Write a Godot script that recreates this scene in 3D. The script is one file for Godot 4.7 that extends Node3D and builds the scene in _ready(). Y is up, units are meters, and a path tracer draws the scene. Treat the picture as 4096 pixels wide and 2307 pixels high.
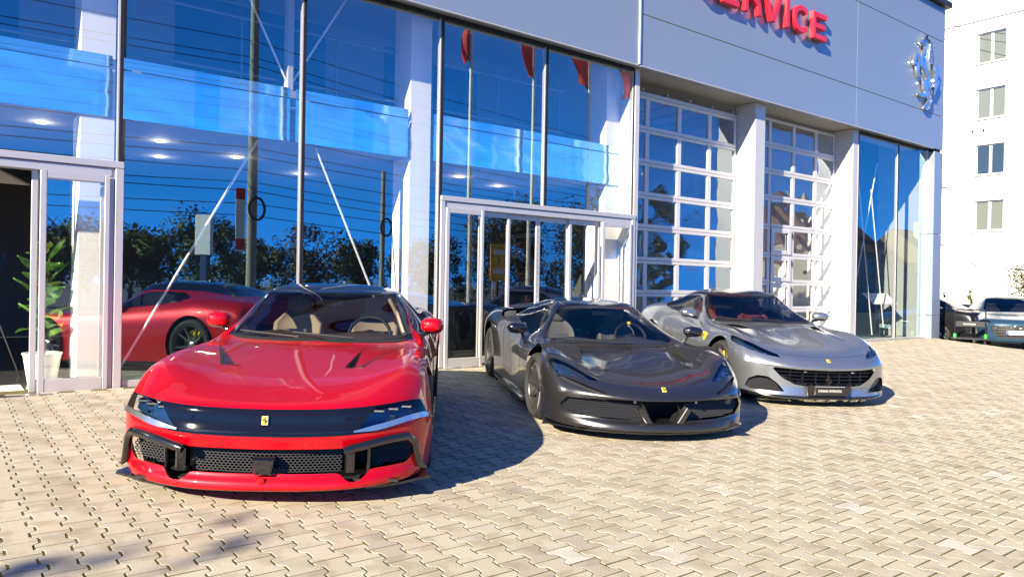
extends Node3D
# A car dealership forecourt: three sports cars on interlocking pavers before a glass and metal facade.
# World axes: x along the facade, y up, z out of the facade towards the street. The facade glass stands at z = 0.

const SLOPE := 0.035            # the forecourt falls away from the building
var mats := {}
var taken := {}
var rng := RandomNumberGenerator.new()


# ---------------------------------------------------------------- materials
func lin(r: float, g: float, b: float, a := 1.0) -> Color:
	var c := Color(r, g, b).linear_to_srgb()
	c.a = a
	return c


func M(key: String, c: Color, rough := 0.6, metal := 0.0, more := {}) -> StandardMaterial3D:
	if mats.has(key):
		return mats[key]
	var m := StandardMaterial3D.new()
	m.resource_name = key
	m.albedo_color = c
	m.roughness = rough
	m.metallic = metal
	for k in more:
		m.set(k, more[k])
	mats[key] = m
	return m


func noise_tex(freq: float, ramp: Array, seed_ := 1, size := 512, octaves := 4, kind := FastNoiseLite.TYPE_SIMPLEX_SMOOTH) -> NoiseTexture2D:
	var t := NoiseTexture2D.new()
	t.width = size
	t.height = size
	t.seamless = true
	var n := FastNoiseLite.new()
	n.seed = seed_
	n.noise_type = kind
	n.frequency = freq
	n.fractal_octaves = octaves
	t.noise = n
	if ramp.size():
		var g := Gradient.new()
		var off := PackedFloat32Array()
		var col := PackedColorArray()
		for k in ramp:
			off.append(k[0])
			col.append(k[1])
		g.offsets = off
		g.colors = col
		t.color_ramp = g
	return t


func tri_planar(m: StandardMaterial3D, scale: float, in_world := true) -> StandardMaterial3D:
	m.uv1_triplanar = true
	m.uv1_world_triplanar = in_world
	m.uv1_scale = Vector3(scale, scale, scale)
	return m


func glass_pane(key: String, c: Color, alpha: float) -> StandardMaterial3D:
	return M(key, Color(c.r, c.g, c.b, alpha), 0.0, 0.0, {"transparency": BaseMaterial3D.TRANSPARENCY_ALPHA, "metallic_specular": 0.5})


func coated_glass(key: String, c: Color, share: float) -> StandardMaterial3D:
	# solar control glass: a thin metal coat mirrors a share of the light, the rest passes
	var im := Image.create(4, 4, false, Image.FORMAT_RGBA8)
	im.fill(Color.WHITE)
	return M(key, Color(c.r, c.g, c.b, share), 0.0, 1.0, {"transparency": BaseMaterial3D.TRANSPARENCY_ALPHA, "albedo_texture": ImageTexture.create_from_image(im)})


# ---------------------------------------------------------------- nodes
func numbered(called: String, parent: Node) -> String:
	var k := str(parent.get_instance_id()) + "/" + called
	var n: int = taken.get(k, 0)
	taken[k] = n + 1
	return called if n == 0 else "%s_%03d" % [called, n]


func tag(o: Node, label := "", category := "", group := "", kind := "") -> Node:
	if label: o.set_meta("label", label)
	if category: o.set_meta("category", category)
	if group: o.set_meta("group", group)
	if kind: o.set_meta("kind", kind)
	return o


func obj(called: String, mesh, m: Material, parent: Node = self) -> MeshInstance3D:
	var o := MeshInstance3D.new()
	o.mesh = mesh.mesh() if mesh is MB else mesh
	o.name = numbered(called, parent)
	if m:
		o.material_override = m
	parent.add_child(o, true)
	return o


func base(called: String, at := Vector3.ZERO, turn := 0.0, parent: Node = self) -> Node3D:
	var o := Node3D.new()
	o.name = numbered(called, parent)
	parent.add_child(o, true)
	o.position = at
	o.rotation.y = turn
	return o


func thing(called: String, label: String, category: String, at := Vector3.ZERO, turn := 0.0, group := "") -> Node3D:
	var o := base(called, at, turn)
	tag(o, label, category, group)
	return o


# ---------------------------------------------------------------- mesh builder
class MB:
	var v := PackedVector3Array()
	var n := PackedVector3Array()
	var uv := PackedVector2Array()

	func tri(a: Vector3, b: Vector3, c: Vector3) -> void:
		var k := (c - a).cross(b - a).normalized()
		v.append(a); v.append(b); v.append(c)
		n.append(k); n.append(k); n.append(k)

	func trin(a: Vector3, b: Vector3, c: Vector3, na: Vector3, nb: Vector3, nc: Vector3) -> void:
		v.append(a); v.append(b); v.append(c)
		n.append(na); n.append(nb); n.append(nc)

	func quad(a: Vector3, b: Vector3, c: Vector3, d: Vector3) -> void:
		tri(a, b, c)
		tri(a, c, d)

	func facing(a: Vector3, b: Vector3, c: Vector3, d: Vector3, k: Vector3) -> void:
		v.append_array([a, b, c, a, c, d])
		for i in 6: n.append(k)

	func facing2(a: Vector3, b: Vector3, c: Vector3, d: Vector3, k: Vector3) -> MB:
		facing(a, b, c, d, k)
		return self

	func box(lo: Vector3, hi: Vector3, x := Transform3D()) -> MB:
		for ax in 3:
			for s in 2:
				var p := []
				for c in [[0, 0], [1, 0], [1, 1], [0, 1]]:
					var q := Vector3()
					q[ax] = hi[ax] if s else lo[ax]
					q[(ax + 1) % 3] = hi[(ax + 1) % 3] if c[0] else lo[(ax + 1) % 3]
					q[(ax + 2) % 3] = hi[(ax + 2) % 3] if c[1] else lo[(ax + 2) % 3]
					p.append(x * q)
				var k := Vector3()
				k[ax] = 1.0 if s else -1.0
				facing(p[0], p[1], p[2], p[3], (x.basis * k).normalized())
		return self

	func cbox(lo: Vector3, hi: Vector3, c := 0.004, x := Transform3D()) -> MB:
		# a box with chamfered edges
		var mid := (lo + hi) / 2
		var h := (hi - lo) / 2
		c = minf(c, minf(h.x, minf(h.y, h.z)) * 0.6)
		for ax in 3:
			var b := (ax + 1) % 3
			var d := (ax + 2) % 3
			for s in [-1, 1]:
				var p := []
				for e in [[-1, -1], [1, -1], [1, 1], [-1, 1]]:
					var q := Vector3()
					q[ax] = s * h[ax]
					q[b] = e[0] * (h[b] - c)
					q[d] = e[1] * (h[d] - c)
					p.append(x * (mid + q))
				var k := Vector3()
				k[ax] = s
				facing(p[0], p[1], p[2], p[3], (x.basis * k).normalized())
				for t in [-1, 1]:
					var r := []
					for e in [[-1, 0], [1, 0], [1, 1], [-1, 1]]:
						var q := Vector3()
						q[d] = e[0] * (h[d] - c)
						q[ax] = s * (h[ax] - (c if e[1] else 0.0))
						q[b] = t * (h[b] - (0.0 if e[1] else c))
						r.append(x * (mid + q))
					var k2 := Vector3()
					k2[ax] = s
					k2[b] = t
					facing(r[0], r[1], r[2], r[3], (x.basis * k2).normalized())
		for sx in [-1, 1]:
			for sy in [-1, 1]:
				for sz in [-1, 1]:
					var s := Vector3(sx, sy, sz)
					var p := []
					for ax in 3:
						var q := h - Vector3(c, c, c)
						q[ax] = h[ax]
						p.append(x * (mid + q * s))
					var k := (x.basis * s).normalized()
					trin(p[0], p[1], p[2], k, k, k)
		return self

	func tube(pts: Array, radii, sides := 8, caps := true) -> MB:
		var rings := []
		var ups := Vector3.UP
		for i in pts.size():
			var d: Vector3 = (pts[mini(i + 1, pts.size() - 1)] - pts[maxi(i - 1, 0)]).normalized()
			if absf(d.dot(ups)) > 0.95: ups = Vector3.RIGHT if absf(d.x) < 0.9 else Vector3.BACK
			var a := d.cross(ups).normalized()
			var b := a.cross(d).normalized()
			ups = b
			var r: float = radii[i] if radii is Array else radii
			var ring := []
			for k in sides:
				var w := TAU * k / sides
				ring.append([pts[i] + (a * cos(w) + b * sin(w)) * r, a * cos(w) + b * sin(w)])
			rings.append(ring)
		for i in rings.size() - 1:
			for k in sides:
				var p = rings[i][k]
				var q = rings[i][(k + 1) % sides]
				var s = rings[i + 1][(k + 1) % sides]
				var t = rings[i + 1][k]
				trin(p[0], q[0], s[0], p[1], q[1], s[1])
				trin(p[0], s[0], t[0], p[1], s[1], t[1])
		if caps:
			for e in [0, rings.size() - 1]:
				var o: Vector3 = pts[e]
				var nn: Vector3 = (pts[0] - pts[1]).normalized() if e == 0 else (pts[e] - pts[e - 1]).normalized()
				for k in sides:
					trin(o, rings[e][k][0], rings[e][(k + 1) % sides][0], nn, nn, nn)
		return self

	func lathe(profile: Array, seg := 32, x := Transform3D(), from := 0.0, to := TAU) -> MB:
		# profile: [radius, height] pairs turned round the y axis; smooth along the round, flat along the profile
		for i in profile.size() - 1:
			var a: Vector2 = Vector2(profile[i][0], profile[i][1])
			var b: Vector2 = Vector2(profile[i + 1][0], profile[i + 1][1])
			var e := (b - a).normalized()
			var k := Vector2(e.y, -e.x)
			for s in seg:
				var w0 := from + (to - from) * s / seg
				var w1 := from + (to - from) * (s + 1) / seg
				var d0 := Vector3(cos(w0), 0, sin(w0))
				var d1 := Vector3(cos(w1), 0, sin(w1))
				var n0 := (x.basis * (d0 * k.x + Vector3.UP * k.y)).normalized()
				var n1 := (x.basis * (d1 * k.x + Vector3.UP * k.y)).normalized()
				var p0 := x * (d0 * a.x + Vector3.UP * a.y)
				var p1 := x * (d1 * a.x + Vector3.UP * a.y)
				var q0 := x * (d0 * b.x + Vector3.UP * b.y)
				var q1 := x * (d1 * b.x + Vector3.UP * b.y)
				if a.x > 1e-5: trin(p0, p1, q1, n0, n1, n1)
				if b.x > 1e-5: trin(p0, q1, q0, n0, n1, n0)
		return self

	func prism(poly: PackedVector2Array, z0: float, z1: float, x := Transform3D(), bevel := 0.0, soft := false) -> MB:
		# an outline in the xy plane given thickness from z0 to z1 (z1 is the front), its front edge bevelled
		var cnt := poly.size()
		var area := 0.0
		for i in cnt: area += poly[i].cross(poly[(i + 1) % cnt])
		if area < 0:
			poly = poly.duplicate()
			poly.reverse()
		var front := poly
		if bevel > 0:
			front = PackedVector2Array()
			for i in cnt:
				var e0 := (poly[i] - poly[(i + cnt - 1) % cnt]).normalized()
				var e1 := (poly[(i + 1) % cnt] - poly[i]).normalized()
				var m := (Vector2(-e0.y, e0.x) + Vector2(-e1.y, e1.x))
				front.append(poly[i] + m.normalized() * bevel)
		var idx := Geometry2D.triangulate_polygon(front)
		if idx.is_empty():
			front = poly
			idx = Geometry2D.triangulate_polygon(front)
		var back := Geometry2D.triangulate_polygon(poly)
		var kf := (x.basis * Vector3.BACK).normalized()
		for i in range(0, idx.size(), 3):
			trin(x * Vector3(front[idx[i]].x, front[idx[i]].y, z1), x * Vector3(front[idx[i + 1]].x, front[idx[i + 1]].y, z1), x * Vector3(front[idx[i + 2]].x, front[idx[i + 2]].y, z1), kf, kf, kf)
		for i in range(0, back.size(), 3):
			trin(x * Vector3(poly[back[i]].x, poly[back[i]].y, z0), x * Vector3(poly[back[i + 1]].x, poly[back[i + 1]].y, z0), x * Vector3(poly[back[i + 2]].x, poly[back[i + 2]].y, z0), -kf, -kf, -kf)
		var outs := []
		for i in cnt:
			var e := (poly[(i + 1) % cnt] - poly[i]).normalized()
			outs.append((x.basis * Vector3(e.y, -e.x, 0)).normalized())
		var zs := z1 - bevel
		for i in cnt:
			var j := (i + 1) % cnt
			var n0: Vector3 = outs[i]
			var n1: Vector3 = outs[i]
			if soft:
				n0 = (outs[(i + cnt - 1) % cnt] + outs[i]).normalized()
				n1 = (outs[i] + outs[j]).normalized()
			var a := x * Vector3(poly[i].x, poly[i].y, z0)
			var b := x * Vector3(poly[j].x, poly[j].y, z0)
			var c := x * Vector3(poly[j].x, poly[j].y, zs)
			var d := x * Vector3(poly[i].x, poly[i].y, zs)
			trin(a, b, c, n0, n1, n1)
			trin(a, c, d, n0, n1, n0)
			if bevel > 0:
				var e := x * Vector3(front[j].x, front[j].y, z1)
				var f := x * Vector3(front[i].x, front[i].y, z1)
				trin(d, c, e, (n0 + kf).normalized(), (n1 + kf).normalized(), (n1 + kf).normalized())
				trin(d, e, f, (n0 + kf).normalized(), (n1 + kf).normalized(), (n0 + kf).normalized())
		return self

	func grid(g: Array, closed := false) -> MB:
		# rows of points made into one smooth sheet
		var r := g.size()
		var c: int = g[0].size()
		var nn := []
		for i in r:
			var row := PackedVector3Array()
			for j in c:
				var jl := (j + c - 1) % c if closed else maxi(j - 1, 0)
				var jr := (j + 1) % c if closed else mini(j + 1, c - 1)
				var k: Vector3 = (g[mini(i + 1, r - 1)][j] - g[maxi(i - 1, 0)][j]).cross(g[i][jr] - g[i][jl])
				row.append(k.normalized())
			nn.append(row)
		for i in r - 1:
			for j in (c if closed else c - 1):
				var q := (j + 1) % c
				trin(g[i][j], g[i][q], g[i + 1][q], nn[i][j], nn[i][q], nn[i + 1][q])
				trin(g[i][j], g[i + 1][q], g[i + 1][j], nn[i][j], nn[i + 1][q], nn[i + 1][j])
		return self

	func add(o: MB, x := Transform3D()) -> MB:
		for i in o.v.size():
			v.append(x * o.v[i])
			n.append((x.basis * o.n[i]).normalized())
		return self

	func mesh() -> ArrayMesh:
		for i in range(0, v.size(), 3):
			if (v[i + 1] - v[i]).cross(v[i + 2] - v[i]).dot(n[i] + n[i + 1] + n[i + 2]) > 0:
				var p := v[i + 1]
				v[i + 1] = v[i + 2]
				v[i + 2] = p
				p = n[i + 1]
				n[i + 1] = n[i + 2]
				n[i + 2] = p
				if uv.size():
					var u := uv[i + 1]
					uv[i + 1] = uv[i + 2]
					uv[i + 2] = u
		var a := []
		a.resize(Mesh.ARRAY_MAX)
		a[Mesh.ARRAY_VERTEX] = v
		a[Mesh.ARRAY_NORMAL] = n
		if uv.size(): a[Mesh.ARRAY_TEX_UV] = uv
		var m := ArrayMesh.new()
		if v.size(): m.add_surface_from_arrays(Mesh.PRIMITIVE_TRIANGLES, a)
		return m


func ground_y(z: float) -> float:
	return -SLOPE * clampf(z, 0.0, 14.0)


func pt(x: float, y: float, z: float) -> Vector3:
	return Vector3(x, y, z)


func text_mesh(s: String, size: float, depth := 0.004, font := "Droid Sans", bold := true) -> TextMesh:
	var t := TextMesh.new()
	t.text = s
	var f := SystemFont.new()
	f.font_names = PackedStringArray([font])
	f.font_weight = 700 if bold else 400
	t.font = f
	t.font_size = 64
	t.pixel_size = size / 46.0
	t.depth = depth
	return t


# ---------------------------------------------------------------- the scene
func _ready() -> void:
	rng.seed = 7
	set_camera()
	set_light()
	build_ground()
	build_showroom()
	build_across_street()
	build_right_side()
	build_indoor_things()
	build_cars()


func set_camera() -> void:
	var cam := Camera3D.new()
	cam.name = "camera"
	cam.fov = rad_to_deg(2.0 * atan(1153.5 / 3000.0))
	cam.near = 0.05
	cam.far = 900.0
	add_child(cam)
	var th := deg_to_rad(37.6)
	var pitch := -0.0028
	var fwd := Vector3(sin(th) * cos(pitch), sin(pitch), -cos(th) * cos(pitch))
	var right := fwd.cross(Vector3.UP).normalized()
	var up := right.cross(fwd)
	var roll := 0.0175
	var r2 := right * cos(roll) + up * sin(roll)
	var u2 := up * cos(roll) - right * sin(roll)
	cam.transform = Transform3D(Basis(r2, u2, -fwd), Vector3(0, 1.211, 9.4))
	cam.current = true


func set_light() -> void:
	var we := WorldEnvironment.new()
	we.name = "daylight"
	var e := Environment.new()
	e.background_mode = Environment.BG_SKY
	var sm := ProceduralSkyMaterial.new()
	sm.sky_top_color = lin(0.008, 0.055, 0.25)
	sm.sky_horizon_color = lin(0.035, 0.42, 1.3)
	sm.sky_curve = 0.14
	sm.ground_horizon_color = lin(0.25, 0.27, 0.28)
	sm.ground_bottom_color = lin(0.12, 0.12, 0.11)
	sm.sun_angle_max = 12.0
	var sky := Sky.new()
	sky.sky_material = sm
	e.sky = sky
	e.background_energy_multiplier = 0.7
	e.tonemap_mode = Environment.TONE_MAPPER_LINEAR
	e.tonemap_exposure = 3.1
	e.sdfgi_enabled = true
	e.ssao_enabled = true
	e.ssil_enabled = true
	we.environment = e
	add_child(we)
	var sun := DirectionalLight3D.new()
	sun.name = "sun"
	sun.light_energy = 1.6
	sun.light_color = Color(1.0, 0.94, 0.83)
	sun.light_angular_distance = 0.5
	sun.shadow_enabled = true
	sun.basis = Basis.looking_at(Vector3(3.18, -1.556, -1.0).normalized(), Vector3.UP)
	add_child(sun)


# ---------------------------------------------------------------- ground and paving
func build_ground() -> void:
	var g := MB.new()
	var zs := [-300.0, 0.0, 14.0, 300.0]
	for i in 3:
		var a: float = zs[i]
		var b: float = zs[i + 1]
		g.quad(pt(-300, ground_y(a) - 0.26, a), pt(-300, ground_y(b) - 0.26, b), pt(300, ground_y(b) - 0.26, b), pt(300, ground_y(a) - 0.26, a))
	var asphalt := M("asphalt", Color.WHITE, 0.9, 0.0, {"albedo_texture": noise_tex(0.05, [[0.2, lin(0.05, 0.05, 0.05)], [0.8, lin(0.10, 0.10, 0.098)]], 3)})
	tri_planar(asphalt, 0.7)
	tag(obj("ground", g, asphalt), "", "", "", "structure")

	# the bed of sand and moss that shows in the joints
	var bed := MB.new()
	for i in 2:
		var a: float = [-0.3, 0.0][i]
		var b: float = [0.0, 13.5][i]
		bed.quad(pt(-7, ground_y(a) - 0.0036, a), pt(-7, ground_y(b) - 0.0036, b), pt(21.87 - 0.42 * maxf(b, 0.0), ground_y(b) - 0.0028, b), pt(21.87, ground_y(a) - 0.0028, a))
	var paving := base("paving")
	tag(paving, "", "", "", "structure")
	var moss := M("joint_sand", Color.WHITE, 1.0, 0.0, {"albedo_texture": noise_tex(0.02, [[0.25, lin(0.06, 0.045, 0.02)], [0.42, lin(0.10, 0.09, 0.012)], [0.58, lin(0.07, 0.07, 0.006)], [0.75, lin(0.11, 0.085, 0.04)]], 5)})
	tri_planar(moss, 0.9)
	obj("joint_bed", bed, moss, paving)

	# interlocking double-T pavers: straight heads, zigzag flanks
	var px := 0.158
	var pz := 0.205
	var w := px / 2 - 0.0068
	var d := 0.0165
	var h := pz / 2 - 0.0062
	var half := PackedVector2Array([Vector2(w + d, -h), Vector2(w + d, -0.060), Vector2(w - d, -0.034), Vector2(w - d, 0.034), Vector2(w + d, 0.060), Vector2(w + d, h)])
	var outline := half.duplicate()
	for i in range(half.size() - 1, -1, -1): outline.append(Vector2(-half[i].x, half[i].y))
	var shapes := []
	for k in 6:
		var o2 := PackedVector2Array()
		for p in outline: o2.append(p + Vector2(rng.randf_range(-0.0012, 0.0012), rng.randf_range(-0.0012, 0.0012)))
		var mb := MB.new()
		mb.prism(o2, -0.03, 0.0, Transform3D(Basis(Vector3.RIGHT, Vector3(0, 0, -1), Vector3.UP), Vector3.ZERO), 0.0016)
		shapes.append(mb.mesh())
	# five tones of weathered concrete, each with fine aggregate and coarse stains
	var tones := [[0.450, 0.415, 0.340], [0.430, 0.395, 0.320], [0.470, 0.435, 0.360], [0.375, 0.345, 0.285], [0.455, 0.400, 0.310], [0.54, 0.52, 0.47]]
	var grain := noise_tex(0.16, [[0.25, Color(0.80, 0.79, 0.77)], [0.5, Color(0.95, 0.95, 0.94)], [0.75, Color(1, 1, 1)]], 11, 512, 5)
	var blotch := noise_tex(0.004, [[0.3, Color(0.90, 0.895, 0.88, 1)], [0.6, Color(1, 1, 1, 1)]], 17, 512, 3)
	var stones := []
	for t in tones:
		var m := M("paver_%d" % stones.size(), lin(t[0], t[1], t[2]), 0.92, 0.0, {"albedo_texture": grain, "detail_enabled": true, "detail_albedo": blotch, "detail_blend_mode": BaseMaterial3D.BLEND_MODE_MUL, "heightmap_enabled": false})
		tri_planar(m, 1.6)
		stones.append(m)
	var many := M("paver_many", Color.WHITE, 0.92, 0.0, {"albedo_texture": grain, "vertex_color_use_as_albedo": true, "detail_enabled": true, "detail_albedo": blotch, "detail_blend_mode": BaseMaterial3D.BLEND_MODE_MUL})
	tri_planar(many, 1.6)
	var cam := Vector2(0, 9.4)
	var f2 := Vector2(sin(deg_to_rad(37.6)), -cos(deg_to_rad(37.6)))
	var r2 := Vector2(-f2.y, f2.x)
	var spots := []
	var c := -40
	while c * px < 22.0:
		var x := c * px + 0.04
		var row := 0
		while true:
			var z := 0.16 + row * pz + (pz / 2 if posmod(c, 2) else 0.0)
			row += 1
			if z > 12.0: break
			if x > 21.8 - 0.42 * z: continue
			var q := Vector2(x, z) - cam
			var depth := q.dot(f2)
			if depth < 1.2 or absf(q.dot(r2)) > depth * 0.76 + 1.6: continue
			spots.append([depth, x, z])
		c += 1
	spots.sort_custom(func(a, b): return a[0] < b[0])
	var slope := Basis(Vector3.RIGHT, atan(SLOPE))
	var rest := []
	var placed := 0
	for s in spots:
		var tilt := slope * Basis(Vector3.RIGHT, rng.randf_range(-0.005, 0.005)) * Basis(Vector3.BACK, rng.randf_range(-0.005, 0.005)) * Basis(Vector3.UP, rng.randf_range(-0.008, 0.008) + (PI if rng.randf() < 0.5 else 0.0))
		var x := Transform3D(tilt, pt(s[1], ground_y(s[2]) + rng.randf_range(-0.0012, 0.0012), s[2]))
		var pick := rng.randf()
		var k := 0 if pick < 0.45 else 1 if pick < 0.72 else 2 if pick < 0.88 else 3 if pick < 0.935 else 4 if pick < 0.985 else 5
		if placed < 300 and s[0] > 3.0:
			var o := obj("paver", shapes[placed % 6], stones[k], paving)
			o.transform = x
			placed += 1
		else:
			rest.append([x, tones[k]])
	var mm := MultiMesh.new()
	mm.transform_format = MultiMesh.TRANSFORM_3D
	mm.use_colors = true
	mm.mesh = shapes[0]
	mm.instance_count = rest.size()
	for i in rest.size():
		mm.set_instance_transform(i, rest[i][0])
		var t = rest[i][1]
		var j := rng.randf_range(0.93, 1.06)
		mm.set_instance_color(i, Color(t[0] * j, t[1] * j, t[2] * j))
	var mi := MultiMeshInstance3D.new()
	mi.name = "pavers_beyond"
	mi.multimesh = mm
	mi.material_override = many
	paving.add_child(mi)
	mi.set_meta("kind", "stuff")


# ---------------------------------------------------------------- the showroom
func build_showroom() -> void:
	var b := thing("showroom_building", "grey metal clad car showroom with tall glass front and two glazed garage doors", "building")
	var alu := M("aluminium_frame", lin(0.50, 0.50, 0.53), 0.38, 0.35)
	var clad := M("cladding", lin(0.32, 0.365, 0.43), 0.34, 0.5)
	var pier := M("pier_cladding", lin(0.55, 0.55, 0.56), 0.45, 0.25)
	var dark := M("gasket_black", lin(0.012, 0.014, 0.02), 0.5, 0.1)
	var plaster := M("white_plaster", lin(0.78, 0.79, 0.80), 0.8)
	var inner := M("inner_wall", lin(0.42, 0.43, 0.45), 0.85)
	var gloom := M("inner_shade_wall", lin(0.10, 0.095, 0.095), 0.8)  # dark tone puts the indoor shade into the wall colour
	var tile := M("floor_tile", lin(0.05, 0.05, 0.052), 0.18, 0.0, {"clearcoat_enabled": true, "clearcoat": 0.3})
	var soffit_m := M("soffit_sheet", lin(0.36, 0.35, 0.33), 0.5, 0.3)
	var glass := coated_glass("facade_glass", lin(0.66, 0.92, 1.0), 0.295)
	var door_glass := coated_glass("door_glass", lin(0.80, 0.92, 0.98), 0.2)
	var side_glass := coated_glass("end_window_glass", lin(0.55, 0.92, 1.0), 0.295)

	# fascia of large metal panels: real joints between them
	var yj := [5.175, 6.09, 8.14, 9.09]
	var xj := [-9.0, -3.0, 4.05, 9.825]
	for k in 3:
		obj("fascia_panel", MB.new().cbox(pt(xj[k] + 0.006, yj[0], 0.02), pt(xj[k + 1] - 0.006, yj[3], 0.2), 0.008), clad, b)
	obj("fascia_trim", MB.new().cbox(pt(9.822, 5.18, 0.02), pt(9.862, 9.09, 0.225), 0.006), alu, b)
	for r in 3:
		for k in 2:
			var x0: float = [9.868, 17.35][k]
			var x1: float = [17.344, 22.05][k]
			obj("fascia_panel", MB.new().cbox(pt(x0, yj[r] + (0.0 if r == 0 else 0.005), 0.02), pt(x1, yj[r + 1] - 0.005, 0.2), 0.006), clad, b)
	obj("fascia_backing", MB.new().box(pt(-9, 5.21, -0.1), pt(22.0, 9.0, 0.012)), dark, b)
	obj("drip_edge", MB.new().cbox(pt(-9, 5.15, 0.16), pt(9.82, 5.172, 0.215), 0.004), alu, b)
	obj("drip_edge", MB.new().cbox(pt(9.87, 5.15, 0.16), pt(21.5, 5.172, 0.215), 0.004), alu, b)
	obj("roof_edge", MB.new().cbox(pt(-9, 9.1, -0.3), pt(22.2, 9.26, 0.32), 0.01), dark, b)
	# corner pier in panels
	var yp := [-0.06, 0.62, 2.85, 5.10]
	for r in 3:
		obj("corner_panel", MB.new().cbox(pt(21.56, yp[r] + 0.004, -0.15), pt(22.05, yp[r + 1] - 0.004, 0.2), 0.006), clad, b)
	obj("corner_backing", MB.new().box(pt(21.76, 0.0, -0.19), pt(22.03, 9.0, 0.14)), dark, b)

	# soffit and recess over the garage doors
	obj("soffit", MB.new().box(pt(9.9, 5.176, -0.6), pt(21.5, 5.2, 0.15)), soffit_m, b)
	obj("soffit", MB.new().box(pt(-9, 5.18, -0.3), pt(9.82, 5.2, 0.15)), soffit_m, b)
	# posts and piers
	obj("post", MB.new().cbox(pt(9.945, -0.05, -0.5), pt(10.06, 5.17, 0.03), 0.006), pier, b)
	obj("pier", MB.new().cbox(pt(13.63, -0.05, -0.5), pt(13.98, 5.17, 0.0), 0.006), pier, b)
	obj("pier", MB.new().cbox(pt(17.62, -0.05, -0.5), pt(17.86, 5.17, 0.0), 0.006), pier, b)

	# showroom glass, one pane at a time
	var panes := [[-4.6, -0.75, 2.53, 5.17], [-0.7, 1.60, 2.53, 5.17], [1.68, 3.73, 0.07, 5.17], [3.79, 5.83, 0.07, 5.17], [5.90, 7.84, 2.53, 5.17], [7.91, 9.90, 2.53, 5.17]]
	for p in panes:
		obj("pane", sheet(p[0], p[1], p[2], p[3], 0.0), glass, b)
	for p in [[17.90, 19.87, 0.05, 5.17], [19.93, 21.52, 0.05, 5.17]]:
		obj("pane", sheet(p[0], p[1], p[2], p[3], 0.0), side_glass, b)
	# dark structural joints with a pale edge strip
	for m in [[-0.75, -0.70, 2.53], [1.60, 1.655, 2.53], [3.73, 3.79, 0.0], [5.83, 5.90, 0.0], [7.84, 7.91, 2.53], [9.90, 9.943, 0.0], [17.865, 17.90, 0.0], [19.87, 19.93, 0.0]]:
		var j := obj("mullion", MB.new().cbox(pt(m[0] + 0.012, m[2], -0.07), pt(m[1], 5.17, 0.015), 0.003), dark, b)
		obj("edge_strip", MB.new().box(pt(m[0], m[2], -0.06), pt(m[0] + 0.012, 5.17, 0.008)), alu, j)
	obj("head_joint", MB.new().box(pt(-4.6, 5.12, -0.05), pt(9.94, 5.18, 0.012)), dark, b)
	obj("head_joint", MB.new().box(pt(17.9, 5.12, -0.05), pt(21.5, 5.18, 0.012)), dark, b)
	obj("sill", MB.new().cbox(pt(1.68, -0.03, -0.06), pt(5.84, 0.07, 0.02), 0.004), alu, b)
	obj("sill", MB.new().cbox(pt(17.88, -0.03, -0.06), pt(21.53, 0.05, 0.02), 0.004), alu, b)
	obj("jamb", MB.new().cbox(pt(21.50, 0, -0.08), pt(21.555, 5.14, 0.03), 0.004), alu, b)

	# --- sliding door at the open entrance
	var d := base("sliding_door", Vector3.ZERO, 0.0, b)
	frame_bar(d, "header", -1.6, 1.67, 2.455, 2.53, -0.1, 0.05, alu)
	frame_bar(d, "header", -1.6, 1.55, 2.36, 2.448, -0.12, 0.03, alu)
	frame_bar(d, "jamb", 1.585, 1.67, -0.03, 2.453, -0.1, 0.045, alu)
	frame_bar(d, "jamb", 1.535, 1.583, -0.03, 2.44, -0.1, 0.02, alu)
	leaf(d, 0.87, 1.53, 0.03, 0.06, alu, door_glass)
	leaf(d, 0.80, 1.50, -0.07, -0.04, alu, door_glass)
	obj("threshold", MB.new().cbox(pt(-1.6, -0.035, -0.2), pt(1.0, -0.005, 0.25), 0.004), M("brushed_metal", lin(0.25, 0.25, 0.25), 0.3, 0.8), d)
	obj("brush_mat", MB.new().cbox(pt(-1.6, -0.02, -0.75), pt(0.78, 0.0, -0.22), 0.004), M("pale_mat", lin(0.6, 0.58, 0.52), 0.9), d)

	# --- sliding door in the middle of the glass front
	d = base("sliding_door", Vector3.ZERO, 0.0, b)
	frame_bar(d, "header", 5.87, 9.99, 2.455, 2.53, -0.1, 0.05, alu)
	frame_bar(d, "header", 5.95, 9.91, 2.36, 2.448, -0.12, 0.03, alu)
	frame_bar(d, "jamb", 5.87, 5.94, -0.04, 2.453, -0.1, 0.045, alu)
	frame_bar(d, "jamb", 9.905, 9.99, -0.04, 2.453, -0.1, 0.045, alu)
	leaf(d, 5.95, 6.63, 0.03, 0.07, alu, door_glass, 0.13)
	leaf(d, 6.60, 7.21, -0.06, -0.03, alu, door_glass)
	leaf(d, 7.17, 7.82, -0.10, -0.07, alu, door_glass)
	leaf(d, 7.80, 8.50, -0.10, -0.07, alu, door_glass)
	leaf(d, 8.46, 9.20, -0.06, -0.03, alu, door_glass)
	leaf(d, 9.16, 9.89, 0.03, 0.06, alu, door_glass)
	obj("threshold", MB.new().cbox(pt(5.9, -0.035, -0.2), pt(9.95, -0.005, 0.22), 0.004), M("brushed_metal", Color(), 0.3), d)

	# --- garage doors
	garage_door(b, 10.47, 13.6, [-0.08, 0.50, 1.12, 1.755, 2.385, 3.0, 3.63, 4.26, 4.90], [10.815, 11.75, 12.705], -0.45, false)
	garage_door(b, 14.0, 17.6, [-0.08, 0.16, 0.785, 1.405, 2.02, 2.66, 3.31, 3.91, 4.5, 5.10], [14.86, 15.81, 16.755], -0.45, true)
	for k in 5:   # tracks behind the first door run back under the roof
		obj("door_track", MB.new().cbox(pt(10.6 + 0.7 * k, 4.98, -4.0), pt(10.66 + 0.7 * k, 5.03, -0.42), 0.004), soffit_m, b)
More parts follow.
